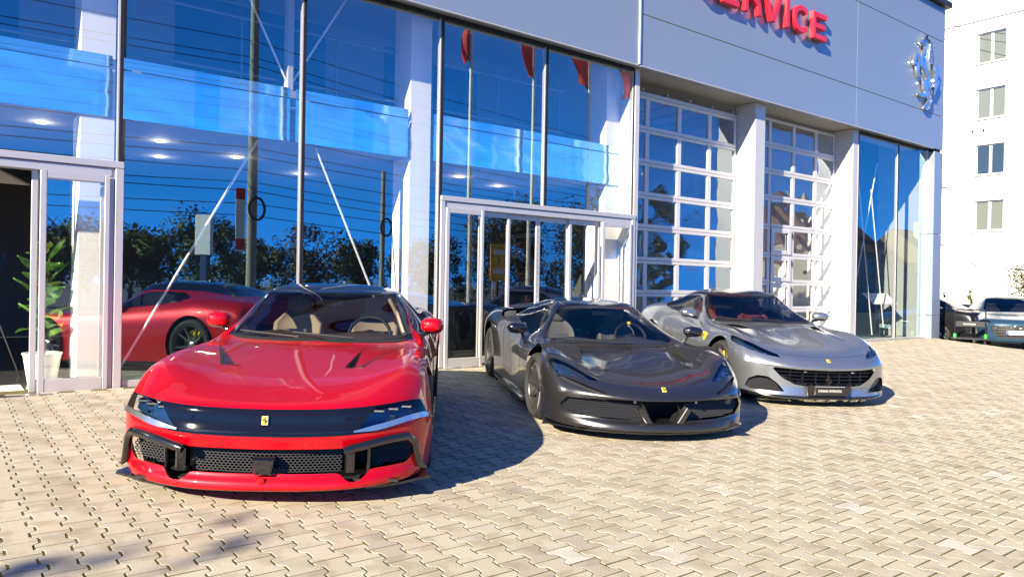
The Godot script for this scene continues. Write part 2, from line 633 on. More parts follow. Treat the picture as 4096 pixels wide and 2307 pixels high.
	obj("lintel", MB.new().cbox(pt(10.06, 4.9, -0.5), pt(13.63, 4.96, -0.42), 0.004), alu, b)
	frame_bar(b, "guide_rail", 10.06, 10.47, -0.05, 5.0, -0.5, -0.44, alu)
	frame_bar(b, "guide_rail", 13.985, 14.02, -0.05, 5.17, -0.49, -0.42, alu)

	# --- inside: floors, walls, slab, columns
	obj("shop_floor", MB.new().box(pt(-9, -0.1, -9), pt(10.0, -0.006, -0.2)), tile, b)
	obj("workshop_floor", MB.new().box(pt(10.0, -0.1, -9), pt(17.7, -0.006, -0.5)), M("workshop_floor", lin(0.22, 0.22, 0.22), 0.5), b)
	obj("end_room_floor", MB.new().box(pt(17.7, -0.1, -6), pt(21.9, -0.004, -0.06)), M("pale_floor", lin(0.30, 0.33, 0.27), 0.4), b)
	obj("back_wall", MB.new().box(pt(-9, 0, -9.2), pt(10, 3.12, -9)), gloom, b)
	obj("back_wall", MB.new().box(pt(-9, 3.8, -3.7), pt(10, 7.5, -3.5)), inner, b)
	obj("back_wall", MB.new().box(pt(10, 0, -9.2), pt(17.7, 7.5, -9)), M("workshop_wall", lin(0.16, 0.165, 0.17), 0.8), b)
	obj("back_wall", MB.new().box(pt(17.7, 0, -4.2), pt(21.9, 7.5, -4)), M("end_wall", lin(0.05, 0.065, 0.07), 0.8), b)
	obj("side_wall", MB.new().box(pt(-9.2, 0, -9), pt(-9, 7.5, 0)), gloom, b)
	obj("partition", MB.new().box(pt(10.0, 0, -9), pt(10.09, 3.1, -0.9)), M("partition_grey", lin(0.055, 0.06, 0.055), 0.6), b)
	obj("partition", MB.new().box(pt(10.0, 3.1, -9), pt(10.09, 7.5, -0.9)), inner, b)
	obj("partition", MB.new().box(pt(17.64, 0, -9), pt(17.8, 7.5, -0.55)), plaster, b)
	obj("end_wall", MB.new().box(pt(21.75, 0, -1.45), pt(22.0, 9.0, -0.2)), M("end_plaster", lin(0.26, 0.30, 0.31), 0.8), b)
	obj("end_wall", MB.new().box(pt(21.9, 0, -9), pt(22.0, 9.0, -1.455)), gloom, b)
	obj("ceiling", MB.new().box(pt(-9, 5.9, -9.2), pt(22, 6.1, 0.0)), inner, b)
	obj("roof", MB.new().box(pt(-9, 9.0, -14), pt(22, 9.08, -0.1)), dark, b)
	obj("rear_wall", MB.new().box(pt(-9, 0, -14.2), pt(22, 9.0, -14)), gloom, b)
	var spandrel := M("spandrel_sheet", lin(0.70, 0.94, 0.97), 0.10, 0.93)
	# mezzanine slab with a shadow groove along its face
	obj("mezzanine_slab", MB.new().box(pt(-9, 3.10, -5.5), pt(9.99, 3.79, -0.42)), M("ceiling_grey", lin(0.30, 0.31, 0.33), 0.8), b)
	for s in [[-9.0, 1.60], [1.70, 3.72], [3.80, 5.52], [5.96, 9.98]]:
		obj("slab_panel", wavy(s[0], s[1], 3.09, 3.655, -0.35, 0.0032), spandrel, b)
		obj("slab_panel", wavy(s[0], s[1], 3.672, 3.80, -0.35, 0.0012), spandrel, b)
	for x in [1.28, 5.56, 9.62]:
		obj("column", MB.new().cbox(pt(x, 0, -0.87), pt(x + 0.36, 5.9, -0.37), 0.006), plaster, b)
	obj("column", MB.new().cbox(pt(3.72, 3.8, -0.6), pt(3.80, 5.9, -0.45), 0.006), inner, b)
	# railing on the mezzanine
	var rail := base("railing", Vector3.ZERO, 0.0, b)
	var steel := M("rail_steel", lin(0.18, 0.19, 0.22), 0.35, 0.7)
	for s in [[-8.0, 1.2], [1.75, 5.5], [6.0, 8.9]]:
		for y in [4.72, 3.98]:
			obj("rail_bar", MB.new().tube([pt(s[0], y, -0.75), pt(s[1], y, -0.75)], 0.022, 8), steel, rail)
		var x: float = s[0] + 0.1
		while x < s[1]:
			obj("baluster", MB.new().tube([pt(x, 3.8, -0.75), pt(x, 4.72, -0.75)], 0.016, 6), steel, rail)
			x += 1.35
	# pale tension rods that brace the glass front
	var rod := M("tension_rod", lin(0.75, 0.78, 0.80), 0.35, 0.2)
	for r in [[pt(3.76, 3.85, -0.5), pt(2.75, 5.8, -0.5)], [pt(3.76, 3.85, -0.5), pt(4.9, 5.8, -0.5)], [pt(3.35, 3.08, -0.5), pt(1.72, 0.1, -0.5)], [pt(4.15, 3.08, -0.5), pt(5.5, 0.1, -0.5)],
			[pt(18.2, 0.1, -0.4), pt(19.6, 4.6, -0.4)], [pt(19.6, 0.1, -0.45), pt(18.6, 4.8, -0.45)], [pt(20.1, 0.3, -0.4), pt(19.3, 3.9, -0.4)]]:
		obj("tension_rod", MB.new().tube(r, 0.016, 8), rod, b)
	# framed pictures on the upper wall
	var art := M("dark_print", Color.WHITE, 0.4, 0.0, {"albedo_texture": noise_tex(0.006, [[0.3, lin(0.004, 0.006, 0.012)], [0.6, lin(0.02, 0.03, 0.05)], [0.8, lin(0.08, 0.09, 0.10)]], 31)})
	tri_planar(art, 0.3)
	for p in [[-1.2, 0.9, 4.5, 5.8], [3.0, 5.55, 3.85, 5.85], [6.75, 7.35, 3.82, 5.75], [7.85, 8.9, 3.82, 5.6]]:
		obj("picture_frame", MB.new().cbox(pt(p[0], p[2], -3.5), pt(p[1], p[3], -3.46), 0.006), art, b)
	# round ceiling lights under the slab
	var lampm := M("downlight_glow", lin(1, 0.97, 0.9), 0.5, 0.0, {"emission_enabled": true, "emission": Color(1, 0.97, 0.9), "emission_energy_multiplier": 0.9})
	for p in [[1.0, -1.3], [2.4, -1.6], [2.7, -3.0], [3.6, -2.2], [5.0, -3.2], [7.2, -1.5], [8.4, -2.0], [0.3, -2.4]]:
		var l := obj("ceiling_light", MB.new().lathe([[0.0, 3.088], [0.06, 3.088], [0.07, 3.10]], 16, Transform3D(Basis(), pt(p[0], 0, p[1]))), lampm, b)
		var o := OmniLight3D.new()
		o.name = "lamp_light"
		o.light_energy = 0.05
		o.light_size = 0.08
		o.omni_range = 12.0
		o.omni_attenuation = 2.0
		o.light_color = Color(1, 0.95, 0.86)
		o.shadow_enabled = true
		o.position = pt(p[0], 3.05, p[1])
		add_child(o)

	# --- big red letters SERVICE on the fascia
	var sign_ := thing("wall_sign", "large red raised letters reading SERVICE on the grey fascia", "sign", pt(0, 0, 0))
	var red := M("sign_red", lin(0.62, 0.012, 0.03), 0.35, 0.0, {"clearcoat_enabled": true, "clearcoat": 0.5})
	var y0 := 6.79
	var cap := 0.59
	var sx := {"S": 11.30, "E": 11.99, "R": 12.72, "V": 13.33, "I": 14.18, "C": 14.44, "E2": 15.20}
	for k in sx:
		obj("letter", letter(k[0], cap), red, sign_).position = pt(sx[k], y0, 0.24)
	# --- chrome horse emblem near the corner
	build_horse()


func sheet(x0: float, x1: float, y0: float, y1: float, z: float) -> MB:
	var m := MB.new()
	m.facing(pt(x0, y0, z), pt(x1, y0, z), pt(x1, y1, z), pt(x0, y1, z), Vector3.BACK)
	return m


func wavy(x0: float, x1: float, y0: float, y1: float, z: float, amp: float) -> MB:
	# thin bright sheet metal that ripples a little
	var g := []
	var cols := int((x1 - x0) / 0.06) + 2
	for i in 9:
		var row := PackedVector3Array()
		for j in cols + 1:
			var x := lerpf(x0, x1, j / float(cols))
			var y := lerpf(y0, y1, i / 8.0)
			row.append(pt(x, y, z + amp * sin(x * 5.1 + 2.0 * sin(y * 9.0 + x)) * sin(y * 11.0 + 1.7 * x)))
		g.append(row)
	return MB.new().grid(g)


func frame_bar(p: Node, called: String, x0: float, x1: float, y0: float, y1: float, z0: float, z1: float, m: Material) -> void:
	obj(called, MB.new().cbox(pt(x0, y0, z0), pt(x1, y1, z1), 0.005), m, p)


func leaf(p: Node, x0: float, x1: float, z0: float, z1: float, m: Material, g: Material, rail := 0.13) -> void:
	# one sliding leaf: stiles, rails and its pane
	frame_bar(p, "stile", x0, x0 + 0.06, -0.02, 2.36, z0, z1, m)
	frame_bar(p, "stile", x1 - 0.05, x1, -0.02, 2.36, z0, z1, m)
	frame_bar(p, "rail", x0 + 0.062, x1 - 0.052, -0.02, rail, z0 + 0.003, z1 - 0.003, m)
	frame_bar(p, "rail", x0 + 0.062, x1 - 0.052, 2.28, 2.36, z0 + 0.003, z1 - 0.003, m)
	obj("pane", sheet(x0 + 0.06, x1 - 0.05, rail, 2.28, (z0 + z1) / 2), g, p)


func garage_door(b: Node, x0: float, x1: float, ys: Array, xs: Array, z: float, wicket: bool) -> void:
	var d := base("garage_door", Vector3.ZERO, 0.0, b)
	var m := M("door_frame_white", lin(0.58, 0.58, 0.61), 0.4, 0.15)
	var dark := M("gasket_black", Color())
	var acryl := coated_glass("acrylic_pane", lin(0.75, 0.88, 1.0), 0.24)
	var edges := [x0] + xs + [x1]
	for i in ys.size() - 1:
		var a: float = ys[i]
		var c: float = ys[i + 1]
		# each section: bottom and top rail, stiles, panes that bulge
		frame_bar(d, "rail", x0, x1, a + 0.004, a + 0.07, z - 0.05, z, m)
		frame_bar(d, "rail", x0, x1, c - 0.062, c - 0.004, z - 0.05, z, m)
		for k in edges.size():
			var e: float = edges[k]
			var l := e - 0.055 if k > 0 else e
			var r := e + 0.055 if k < edges.size() - 1 else e
			if k == 0 or k == edges.size() - 1:
				l = e if k == 0 else e - 0.07
				r = e + 0.03 if k == 0 else e
			frame_bar(d, "stile", l, r, a + 0.072, c - 0.064, z - 0.045, z - 0.002, m)
			if k < edges.size() - 1:
				var p0 := r
				var p1: float = edges[k + 1] - (0.055 if k + 1 < edges.size() - 1 else 0.07)
				var is_wicket := wicket and k == 1 and i < 5
				if is_wicket:
					frame_bar(d, "wicket_frame", p0 + 0.02, p0 + 0.14, a + 0.03, c - 0.03, z - 0.02, z + 0.02, m)
					frame_bar(d, "wicket_frame", p1 - 0.14, p1 - 0.02, a + 0.03, c - 0.03, z - 0.02, z + 0.02, m)
					frame_bar(d, "wicket_frame", p0 + 0.142, p1 - 0.142, a + 0.03, a + 0.12, z - 0.02, z + 0.018, m)
					frame_bar(d, "wicket_frame", p0 + 0.142, p1 - 0.142, c - 0.12, c - 0.03, z - 0.02, z + 0.018, m)
					obj("hinge", MB.new().cbox(pt(p1 - 0.02, c - 0.22, z + 0.0), pt(p1 + 0.02, c - 0.1, z + 0.03), 0.004), dark, d)
					p0 += 0.14
					p1 -= 0.14
				obj("pane", bulged(p0, p1, a + 0.07, c - 0.062, z - 0.03, i * 5 + k + (40 if wicket else 0)), acryl, d)
	if wicket:
		obj("wicket_gap", MB.new().box(pt(edges[1] + 0.058, -0.05, z - 0.01), pt(edges[1] + 0.07, 3.27, z + 0.003)), dark, d)


func bulged(x0: float, x1: float, y0: float, y1: float, z: float, s: int) -> MB:
	# a thin acrylic pane that bows and ripples a little
	var r := RandomNumberGenerator.new()
	r.seed = 100 + s
	var bow := r.randf_range(-0.006, 0.007)
	var ph := r.randf() * TAU
	var amp := r.randf_range(0.0, 0.0022)
	var g := []
	for i in 13:
		var row := PackedVector3Array()
		for j in 13:
			var u := j / 12.0
			var w := i / 12.0
			var e := 16.0 * u * (1 - u) * w * (1 - w)
			row.append(pt(lerpf(x0, x1, u), lerpf(y0, y1, w), z + e * (bow + amp * sin(7.0 * u + ph) * cos(8.0 * w + ph * 2.0))))
		g.append(row)
	return MB.new().grid(g)


func stroke(pts: Array, w: float) -> PackedVector2Array:
	# outline of a thick open polyline with square ends
	var l := PackedVector2Array()
	var r := PackedVector2Array()
	for i in pts.size():
		var a: Vector2 = pts[maxi(i - 1, 0)]
		var c: Vector2 = pts[i]
		var e: Vector2 = pts[mini(i + 1, pts.size() - 1)]
		var d0 := (c - a).normalized() if i > 0 else (e - c).normalized()
		var d1 := (e - c).normalized() if i < pts.size() - 1 else d0
		var nn := Vector2(-d0.y - d1.y, d0.x + d1.x).normalized()
		var k := w / 2 / maxf(0.5, nn.dot(Vector2(-d0.y, d0.x)))
		l.append(c + nn * k)
		r.append(c - nn * k)
	r.reverse()
	l.append_array(r)
	return l


func letter(ch: String, h: float) -> MB:
	var mb := MB.new()
	var w := 0.115
	var polys := []
	match ch:
		"E":
			polys = [PackedVector2Array([Vector2(0, 0), Vector2(0.55, 0), Vector2(0.55, w), Vector2(w, w), Vector2(w, 0.24), Vector2(0.50, 0.24), Vector2(0.50, 0.24 + w), Vector2(w, 0.24 + w), Vector2(w, h - w), Vector2(0.55, h - w), Vector2(0.55, h), Vector2(0, h)])]
		"I":
			polys = [PackedVector2Array([Vector2(0, 0), Vector2(w, 0), Vector2(w, h), Vector2(0, h)])]
		"V":
			polys = [PackedVector2Array([Vector2(0.30, 0), Vector2(0.43, 0), Vector2(0.72, h), Vector2(0.60, h), Vector2(0.365, 0.13), Vector2(0.13, h), Vector2(0.0, h)])]
		"C":
			var p := []
			for i in 25:
				var t := deg_to_rad(45 + 270.0 * i / 24)
				p.append(Vector2(0.33 + 0.27 * cos(t), h / 2 + (h / 2 - w / 2) * sin(t)))
			polys = [stroke(p, w)]
		"R":
			var bowl := []
			for i in 13:
				var t := deg_to_rad(90 - 180.0 * i / 12)
				bowl.append(Vector2(0.36 + 0.14 * cos(t), h - 0.165 + 0.11 * sin(t)))
			bowl.push_front(Vector2(0.10, h - 0.055))
			bowl.append(Vector2(0.10, h - 0.275))
			polys = [PackedVector2Array([Vector2(0, 0), Vector2(w, 0), Vector2(w, h), Vector2(0, h)]), stroke(bowl, 0.11), stroke([Vector2(0.33, 0.30), Vector2(0.48, 0.22), Vector2(0.50, 0.0)], w)]
		"S":
			var p := []
			for i in 13:
				var t := deg_to_rad(30 + 240.0 * i / 12)
				p.append(Vector2(0.28 + 0.22 * cos(t), h - 0.17 + 0.115 * sin(t)))
			for i in 13:
				var t := deg_to_rad(90 - 240.0 * i / 12)
				p.append(Vector2(0.28 + 0.23 * cos(t), 0.175 + 0.12 * sin(t)))
			polys = [stroke(p, w)]
	for k in polys.size():
		mb.prism(polys[k], 0.003 * k, 0.10 + 0.002 * k, Transform3D(), 0.008)
	return mb


func spline(p: Array, per := 6) -> PackedVector2Array:
	var o := PackedVector2Array()
	var c := p.size()
	for i in c:
		for k in per:
			o.append(p[i].cubic_interpolate(p[(i + 1) % c], p[(i + c - 1) % c], p[(i + 2) % c], k / float(per)))
	return o


func horse_outlines() -> Array:
	# a horse rearing on its hind legs, facing left, about one unit tall: limbs and body as soft outlines
	var b := func(a): return spline(a.map(func(q): return Vector2(q[0], q[1])), 4)
	return [
		b.call([[0.339, 1.000], [0.387, 0.984], [0.378, 0.956], [0.444, 0.942], [0.486, 0.920], [0.468, 0.869], [0.450, 0.788], [0.441, 0.693], [0.458, 0.618], [0.481, 0.545], [0.543, 0.478], [0.605, 0.427], [0.611, 0.365], [0.569, 0.287], [0.502, 0.221], [0.473, 0.255], [0.447, 0.297], [0.403, 0.359], [0.363, 0.422], [0.303, 0.480], [0.237, 0.529], [0.208, 0.585], [0.212, 0.647], [0.243, 0.707], [0.290, 0.778], [0.312, 0.821], [0.254, 0.832], [0.187, 0.841], [0.163, 0.854], [0.202, 0.890], [0.257, 0.921], [0.273, 0.952]]),
		b.call([[0.246, 0.638], [0.170, 0.682], [0.129, 0.707], [0.077, 0.696], [0.039, 0.655], [0.000, 0.575], [0.012, 0.528], [0.057, 0.533], [0.081, 0.606], [0.112, 0.650], [0.154, 0.602], [0.221, 0.580]]),
		b.call([[0.140, 0.599], [0.089, 0.554], [0.086, 0.470], [0.115, 0.414], [0.156, 0.384], [0.181, 0.411], [0.153, 0.467], [0.163, 0.542], [0.216, 0.534], [0.267, 0.523], [0.324, 0.543], [0.265, 0.573], [0.194, 0.597]]),
		b.call([[0.412, 0.392], [0.307, 0.388], [0.274, 0.351], [0.294, 0.278], [0.338, 0.211], [0.247, 0.208], [0.148, 0.179], [0.132, 0.158], [0.199, 0.146], [0.316, 0.155], [0.421, 0.176], [0.409, 0.220], [0.404, 0.266], [0.456, 0.337]]),
		b.call([[0.471, 0.309], [0.419, 0.222], [0.442, 0.164], [0.387, 0.092], [0.321, 0.035], [0.299, 0.004], [0.391, 0.000], [0.448, 0.017], [0.467, 0.059], [0.523, 0.138], [0.503, 0.190], [0.553, 0.253], [0.602, 0.324]]),
		b.call([[0.585, 0.392], [0.661, 0.437], [0.700, 0.523], [0.719, 0.574], [0.666, 0.635], [0.644, 0.662], [0.610, 0.648], [0.584, 0.595], [0.593, 0.550], [0.615, 0.507], [0.583, 0.454]]),
		b.call([[0.599, 0.410], [0.703, 0.444], [0.712, 0.391], [0.638, 0.307], [0.589, 0.227], [0.554, 0.229], [0.586, 0.298], [0.611, 0.365]]),
	]


func build_horse() -> void:
	var e := thing("horse_emblem", "tall chrome emblem of a rearing horse on the fascia corner", "emblem", pt(20.066, 6.10, 0.215))
	var chrome := M("emblem_chrome", lin(0.62, 0.70, 0.80), 0.22, 0.9)
	var names := ["horse_body", "foreleg", "foreleg", "hind_leg", "hind_leg", "tail", "tail"]
	var hs := horse_outlines()
	for i in hs.size():
		var p := PackedVector2Array()
		for q in hs[i]: p.append(q * 1.981)
		obj(names[i], puffed(p, 0.02 + 0.006 * i, 0.07 if i == 0 else 0.055, 0.035 if i == 0 else 0.012), chrome, e)
	for i in 9:
		var y := 1.84 - i * 0.066
		var x := 0.915 + 0.010 * i
		obj("mane_lock", puffed(PackedVector2Array([Vector2(x, y), Vector2(x + 0.06, y - 0.005), Vector2(x + 0.15, y - 0.07), Vector2(x + 0.06, y - 0.045), Vector2(x, y - 0.055)]), 0.03, 0.045, 0.004), chrome, e)
	

func puffed(poly: PackedVector2Array, z0: float, depth: float, inset := 0.03) -> MB:
	# an outline blown up to a rounded relief: rings shrinking inwards as they rise
	var mb := MB.new()
	var area := 0.0
	for i in poly.size(): area += poly[i].cross(poly[(i + 1) % poly.size()])
	if area < 0: poly.reverse()
	mb.prism(poly, z0 - 0.02, z0 + depth * 0.35, Transform3D(), 0.0, true)
	var prev := poly
	var zp := z0 + depth * 0.35
	for s in [[inset * 0.5, 0.75], [inset, 1.0]]:
		var nxt := PackedVector2Array()
		var cnt := poly.size()
		for i in cnt:
			var e := (poly[(i + 1) % cnt] - poly[(i + cnt - 1) % cnt]).normalized()
			nxt.append(poly[i] + Vector2(-e.y, e.x) * s[0])
		var z: float = z0 + depth * s[1]
		for i in cnt:
			var j := (i + 1) % cnt
			var e := (poly[j] - poly[i]).normalized()
			var k := Vector3(e.y, -e.x, 1.0 if s[1] < 1 else 2.0).normalized()
			mb.trin(pt(prev[i].x, prev[i].y, zp), pt(prev[j].x, prev[j].y, zp), pt(nxt[j].x, nxt[j].y, z), k, k, k)
			mb.trin(pt(prev[i].x, prev[i].y, zp), pt(nxt[j].x, nxt[j].y, z), pt(nxt[i].x, nxt[i].y, z), k, k, k)
		prev = nxt
		zp = z
	var idx := Geometry2D.triangulate_polygon(prev)
	for i in range(0, idx.size(), 3):
		mb.trin(pt(prev[idx[i]].x, prev[idx[i]].y, zp), pt(prev[idx[i + 1]].x, prev[idx[i + 1]].y, zp), pt(prev[idx[i + 2]].x, prev[idx[i + 2]].y, zp), Vector3.BACK, Vector3.BACK, Vector3.BACK)
	return mb


# ---------------------------------------------------------------- across the street (mirrored in the glass)
func crown_mesh(r: RandomNumberGenerator, size: Vector3, count: int, leaf: float, clumps: int, droop := 0.0) -> MB:
	var mb := MB.new()
	var cs := []
	for i in clumps:
		var d := Vector3(r.randfn(), r.randfn(), r.randfn()).normalized() * pow(r.randf(), 0.45)
		cs.append([d * size * 0.8, r.randf_range(0.22, 0.42)])
	for i in count:
		var c = cs[r.randi() % clumps]
		var d := Vector3(r.randfn(), r.randfn(), r.randfn()).normalized() * pow(r.randf(), 0.5)
		var p: Vector3 = c[0] + d * size * c[1]
		p.y -= droop * r.randf()
		var a := Vector3(r.randfn(), r.randfn() * 0.6, r.randfn()).normalized()
		var b := a.cross(Vector3(r.randfn(), r.randfn(), r.randfn())).normalized()
		var l := leaf * r.randf_range(0.6, 1.3)
		var k := (d + Vector3(0, 0.6, 0)).normalized()
		mb.trin(p - a * l, p + b * l * 0.45, p + a * l, k, k, k)
		mb.trin(p - a * l, p + a * l, p - b * l * 0.45, k, k, k)
	return mb


func trunk_mesh(r: RandomNumberGenerator, h: float, rad: float, limbs: int, spread: float) -> MB:
	var mb := MB.new()
	var top := Vector3(r.randf_range(-0.2, 0.2), h, r.randf_range(-0.2, 0.2))
	mb.tube([Vector3(0, -0.15, 0), top * 0.4 + Vector3(0.05, 0, 0), top], [rad, rad * 0.75, rad * 0.3], 8)
	for i in limbs:
		var t := r.randf_range(0.35, 0.9)
		var a := top * t
		var w := r.randf() * TAU
		var e := a + Vector3(cos(w) * spread, spread * r.randf_range(0.5, 1.1), sin(w) * spread) * r.randf_range(0.6, 1.0)
		mb.tube([a, a.lerp(e, 0.5) + Vector3(0, -0.06, 0), e], [rad * 0.4, rad * 0.26, rad * 0.1], 6)
	return mb


func leaf_mat(key: String, a: Array, b: Array) -> StandardMaterial3D:
	var m := M(key, Color.WHITE, 0.75, 0.0, {"albedo_texture": noise_tex(0.03, [[0.3, lin(a[0], a[1], a[2])], [0.7, lin(b[0], b[1], b[2])]], key.length()), "backlight_enabled": true, "backlight": lin(0.10, 0.12, 0.02)})
	return tri_planar(m, 0.35)


func tree(at: Vector3, h: float, size: Vector3, count: int, leaf: float, m: Material, seed_: int, label: String, group: String, called := "tree") -> Node3D:
	var r := RandomNumberGenerator.new()
	r.seed = seed_
	var t := thing(called, label, "tree", at, 0.0, group)
	obj("trunk", trunk_mesh(r, h * 0.8, 0.05 + h * 0.018, 9, size.x * 0.8), M("bark", lin(0.09, 0.07, 0.05), 0.95), t)
	obj("crown", crown_mesh(r, size, count, leaf, 22), m, t).position = Vector3(0, h - size.y * 0.75, 0)
	return t


func wire_mesh(a: Vector3, b: Vector3, sag: float, rad: float) -> MB:
	var p := []
	for i in 13:
		var t := i / 12.0
		p.append(a.lerp(b, t) - Vector3(0, sag * 4 * t * (1 - t), 0))
	return MB.new().tube(p, rad, 4, false)


func build_across_street() -> void:
	var r := RandomNumberGenerator.new()
	r.seed = 40
	var green := leaf_mat("leaves_green", [0.035, 0.06, 0.018], [0.075, 0.095, 0.025])
	var olive := leaf_mat("leaves_olive", [0.055, 0.065, 0.018], [0.11, 0.10, 0.028])
	var rust := leaf_mat("leaves_rust", [0.05, 0.045, 0.02], [0.09, 0.07, 0.025])
	var spots := [[0.5, 38, 6.2, 0], [4.2, 42, 5.6, 0], [9.0, 39, 5.2, 0], [2.0, 37, 5.4, 0], [6.5, 40, 5.6, 0], [11.0, 46, 4.9, 2], [14.5, 43, 6.4, 0], [18.5, 47, 5.4, 0], [22.5, 44, 5.9, 2], [27.0, 46, 5.4, 0], [31.0, 42, 6.0, 1], [33.5, 36, 8.0, 2], [38.0, 38, 9.0, 1], [42.0, 35, 9.0, 1], [46.5, 38, 10.0, 0], [51.0, 36, 10.0, 1], [56.0, 39, 9.0, 0], [-4.0, 40, 6.0, 0], [62.0, 44, 9.0, 0]]
	for i in spots.size():
		var s: Array = spots[i]
		tree(pt(s[0], -0.75, s[1]), s[2], Vector3(3.3, s[2] * 0.47, 2.6), 3600, 0.15, [green, olive, rust][s[3]], 50 + i, ["dark green roadside tree across the street", "yellow green roadside tree across the street", "rust brown autumn tree across the street"][s[3]], "roadside trees mirrored in the showroom glass", "roadside_tree")
	tree(pt(-13.2, -0.6, 9.6), 7.6, Vector3(0.8, 0.5, 0.5), 26, 0.16, olive, 71, "sparse tall tree standing left of the forecourt", "", "sparse_tree")
	# hedge that closes the gap under the trees
	var hr := RandomNumberGenerator.new()
	hr.seed = 77
	var hedge := MB.new()
	for i in 60:
		var c := crown_mesh(hr, Vector3(2.0, 2.8, 1.0), 420, 0.17, 10)
		hedge.add(c, Transform3D(Basis(), pt(-8 + i * 1.3, 1.6 + hr.randf() * 1.3, 50 + hr.randf() * 2)))
	tag(obj("hedge", hedge, green), "long dense green hedge behind the roadside trees", "hedge", "", "stuff")
	# concrete utility poles
	var conc := M("pole_concrete", Color.WHITE, 0.85, 0.0, {"albedo_texture": noise_tex(0.03, [[0.3, lin(0.20, 0.19, 0.17)], [0.7, lin(0.32, 0.31, 0.28)]], 9)})
	tri_planar(conc, 0.6)
	var black := M("cable_black", lin(0.01, 0.01, 0.012), 0.6)
	var poles := [[9.1, 18.0, 16.5, 0.19, "tall grey concrete utility pole carrying many cables and a red banner"], [16.5, 22.0, 7.2, 0.14, "short grey concrete utility pole with a coil of cable"]]
	for p in poles:
		var u := thing("utility_pole", p[4], "pole", pt(p[0], -0.75, p[1]))
		obj("pole_shaft", MB.new().lathe([[p[3], 0.0], [p[3] * 0.7, p[2]], [0.0, p[2]]], 14), conc, u)
		for k in (2 if p[2] > 10 else 0):
			obj("cross_arm", MB.new().cbox(pt(-0.9, p[2] - 0.6 - k * 0.9, -0.06), pt(0.9, p[2] - 0.5 - k * 0.9, 0.06), 0.01), conc, u)
		var ring := []
		for i in 25: ring.append(pt(0.1 + 0.28 * cos(TAU * i / 24), 4.6 + 0.4 * sin(TAU * i / 24), -p[3] - 0.04))
		obj("cable_coil", MB.new().tube(ring, 0.05, 6, false), black, u)
	var ban := thing("pole_banner", "tall red and white banner hung on the utility pole", "banner", pt(8.62, 3.4, 17.8))
	obj("banner_cloth", MB.new().cbox(pt(-0.16, -1.1, -0.01), pt(0.16, 1.1, 0.01), 0.004), M("banner_white", lin(0.7, 0.7, 0.7), 0.7), ban)
	for y in [0.95, -0.85]:
		obj("banner_stripe", MB.new().cbox(pt(-0.165, y - 0.2, -0.014), pt(0.165, y + 0.2, 0.014), 0.004), M("banner_red", lin(0.55, 0.02, 0.02), 0.7), ban)
	# cables strung along the street
	for i in 16:
		var z := 17.4 + 0.25 * (i % 5)
		var y := 3.6 + 0.42 * i + r.randf_range(-0.15, 0.15)
		tag(obj("overhead_cable", wire_mesh(pt(-22, y + r.randf_range(-0.3, 0.5), z), pt(9.1, y, 18.0), 0.35, 0.014), black), "thin black overhead cable strung from the tall concrete pole along the street", "cable", "overhead cables along the street")
		tag(obj("overhead_cable", wire_mesh(pt(9.1, y, 18.0), pt(52, y + r.randf_range(-0.6, 0.5), z + 6), 0.6, 0.014), black), "thin black overhead cable strung from the tall concrete pole along the street", "cable", "overhead cables along the street")
	# flagpoles with red flags
	var white := M("flagpole_white", lin(0.72, 0.70, 0.66), 0.4)
	var flagm := M("flag_red", lin(0.62, 0.02, 0.02), 0.7, 0.0, {"backlight_enabled": true, "backlight": lin(0.5, 0.01, 0.01)})
	var fx := [15.9, 18.95, 22.0, 24.7]
	for i in 4:
		var f := thing("flagpole", "tall white flagpole flying a plain red flag beside the street", "flagpole", pt(fx[i], -0.55, 14.0), 0.0, "white flagpoles in a row by the street")
		obj("pole_shaft", MB.new().lathe([[0.10, 0.0], [0.06, 11.9], [0.0, 11.95]], 12), white, f)
		var g := []
		for a in 9:
			var row := PackedVector3Array()
			for b in 9:
				var u := a / 8.0
				var w := b / 8.0
				var reach: float = [0.32, 0.6, 1.15, 0.9][i] * (0.75 + 0.35 * sin(w * 3.0 + i))
				row.append(pt(-0.07 - u * reach, 11.7 - w * (1.5 - 0.35 * u) - u * [0.5, 0.45, 0.15, 0.35][i] + 0.06 * sin(u * 9.0 + w * 4.0), 0.16 * sin(u * 8.0 + i * 1.7 + w * 2.2) * u))
			g.append(row)
		obj("flag_cloth", MB.new().grid(g), flagm, f)
	# white box sign on a post, yellow direction sign
	var s1 := thing("box_sign", "white box sign on a dark blue post across the street", "sign", pt(9.35, -0.75, 25.0), deg_to_rad(40))
	obj("sign_box", MB.new().cbox(pt(-0.35, 3.1, -0.14), pt(0.35, 4.85, 0.14), 0.02), M("sign_white", lin(0.75, 0.76, 0.78), 0.5), s1)
	obj("sign_post", MB.new().cbox(pt(-0.12, 0, -0.1), pt(0.16, 3.1, 0.1), 0.01), M("post_blue", lin(0.02, 0.05, 0.14), 0.4), s1)
	var s2 := thing("direction_sign", "yellow direction sign with white fields and a road arrow across the street", "sign", pt(21.85, -0.6, 20.0))
	obj("sign_panel", MB.new().cbox(pt(-0.5, 2.05, -0.02), pt(0.5, 3.85, 0.02), 0.01), M("sign_yellow", lin(0.80, 0.42, 0.01), 0.5), s2)
	for y in [3.35, 2.42]:
		obj("sign_field", MB.new().cbox(pt(-0.36, y, -0.035), pt(0.36, y + 0.24, -0.02), 0.004), M("sign_white", Color()), s2)
	obj("sign_arrow", MB.new().prism(pv2([[-.03, 0], [.03, 0], [.03, .3], [.1, .3], [0, .45], [-.1, .3], [-.03, .3]]), -0.035, -0.022, Transform3D(Basis(), pt(0, 2.8, 0))), M("gasket_black", Color()), s2)
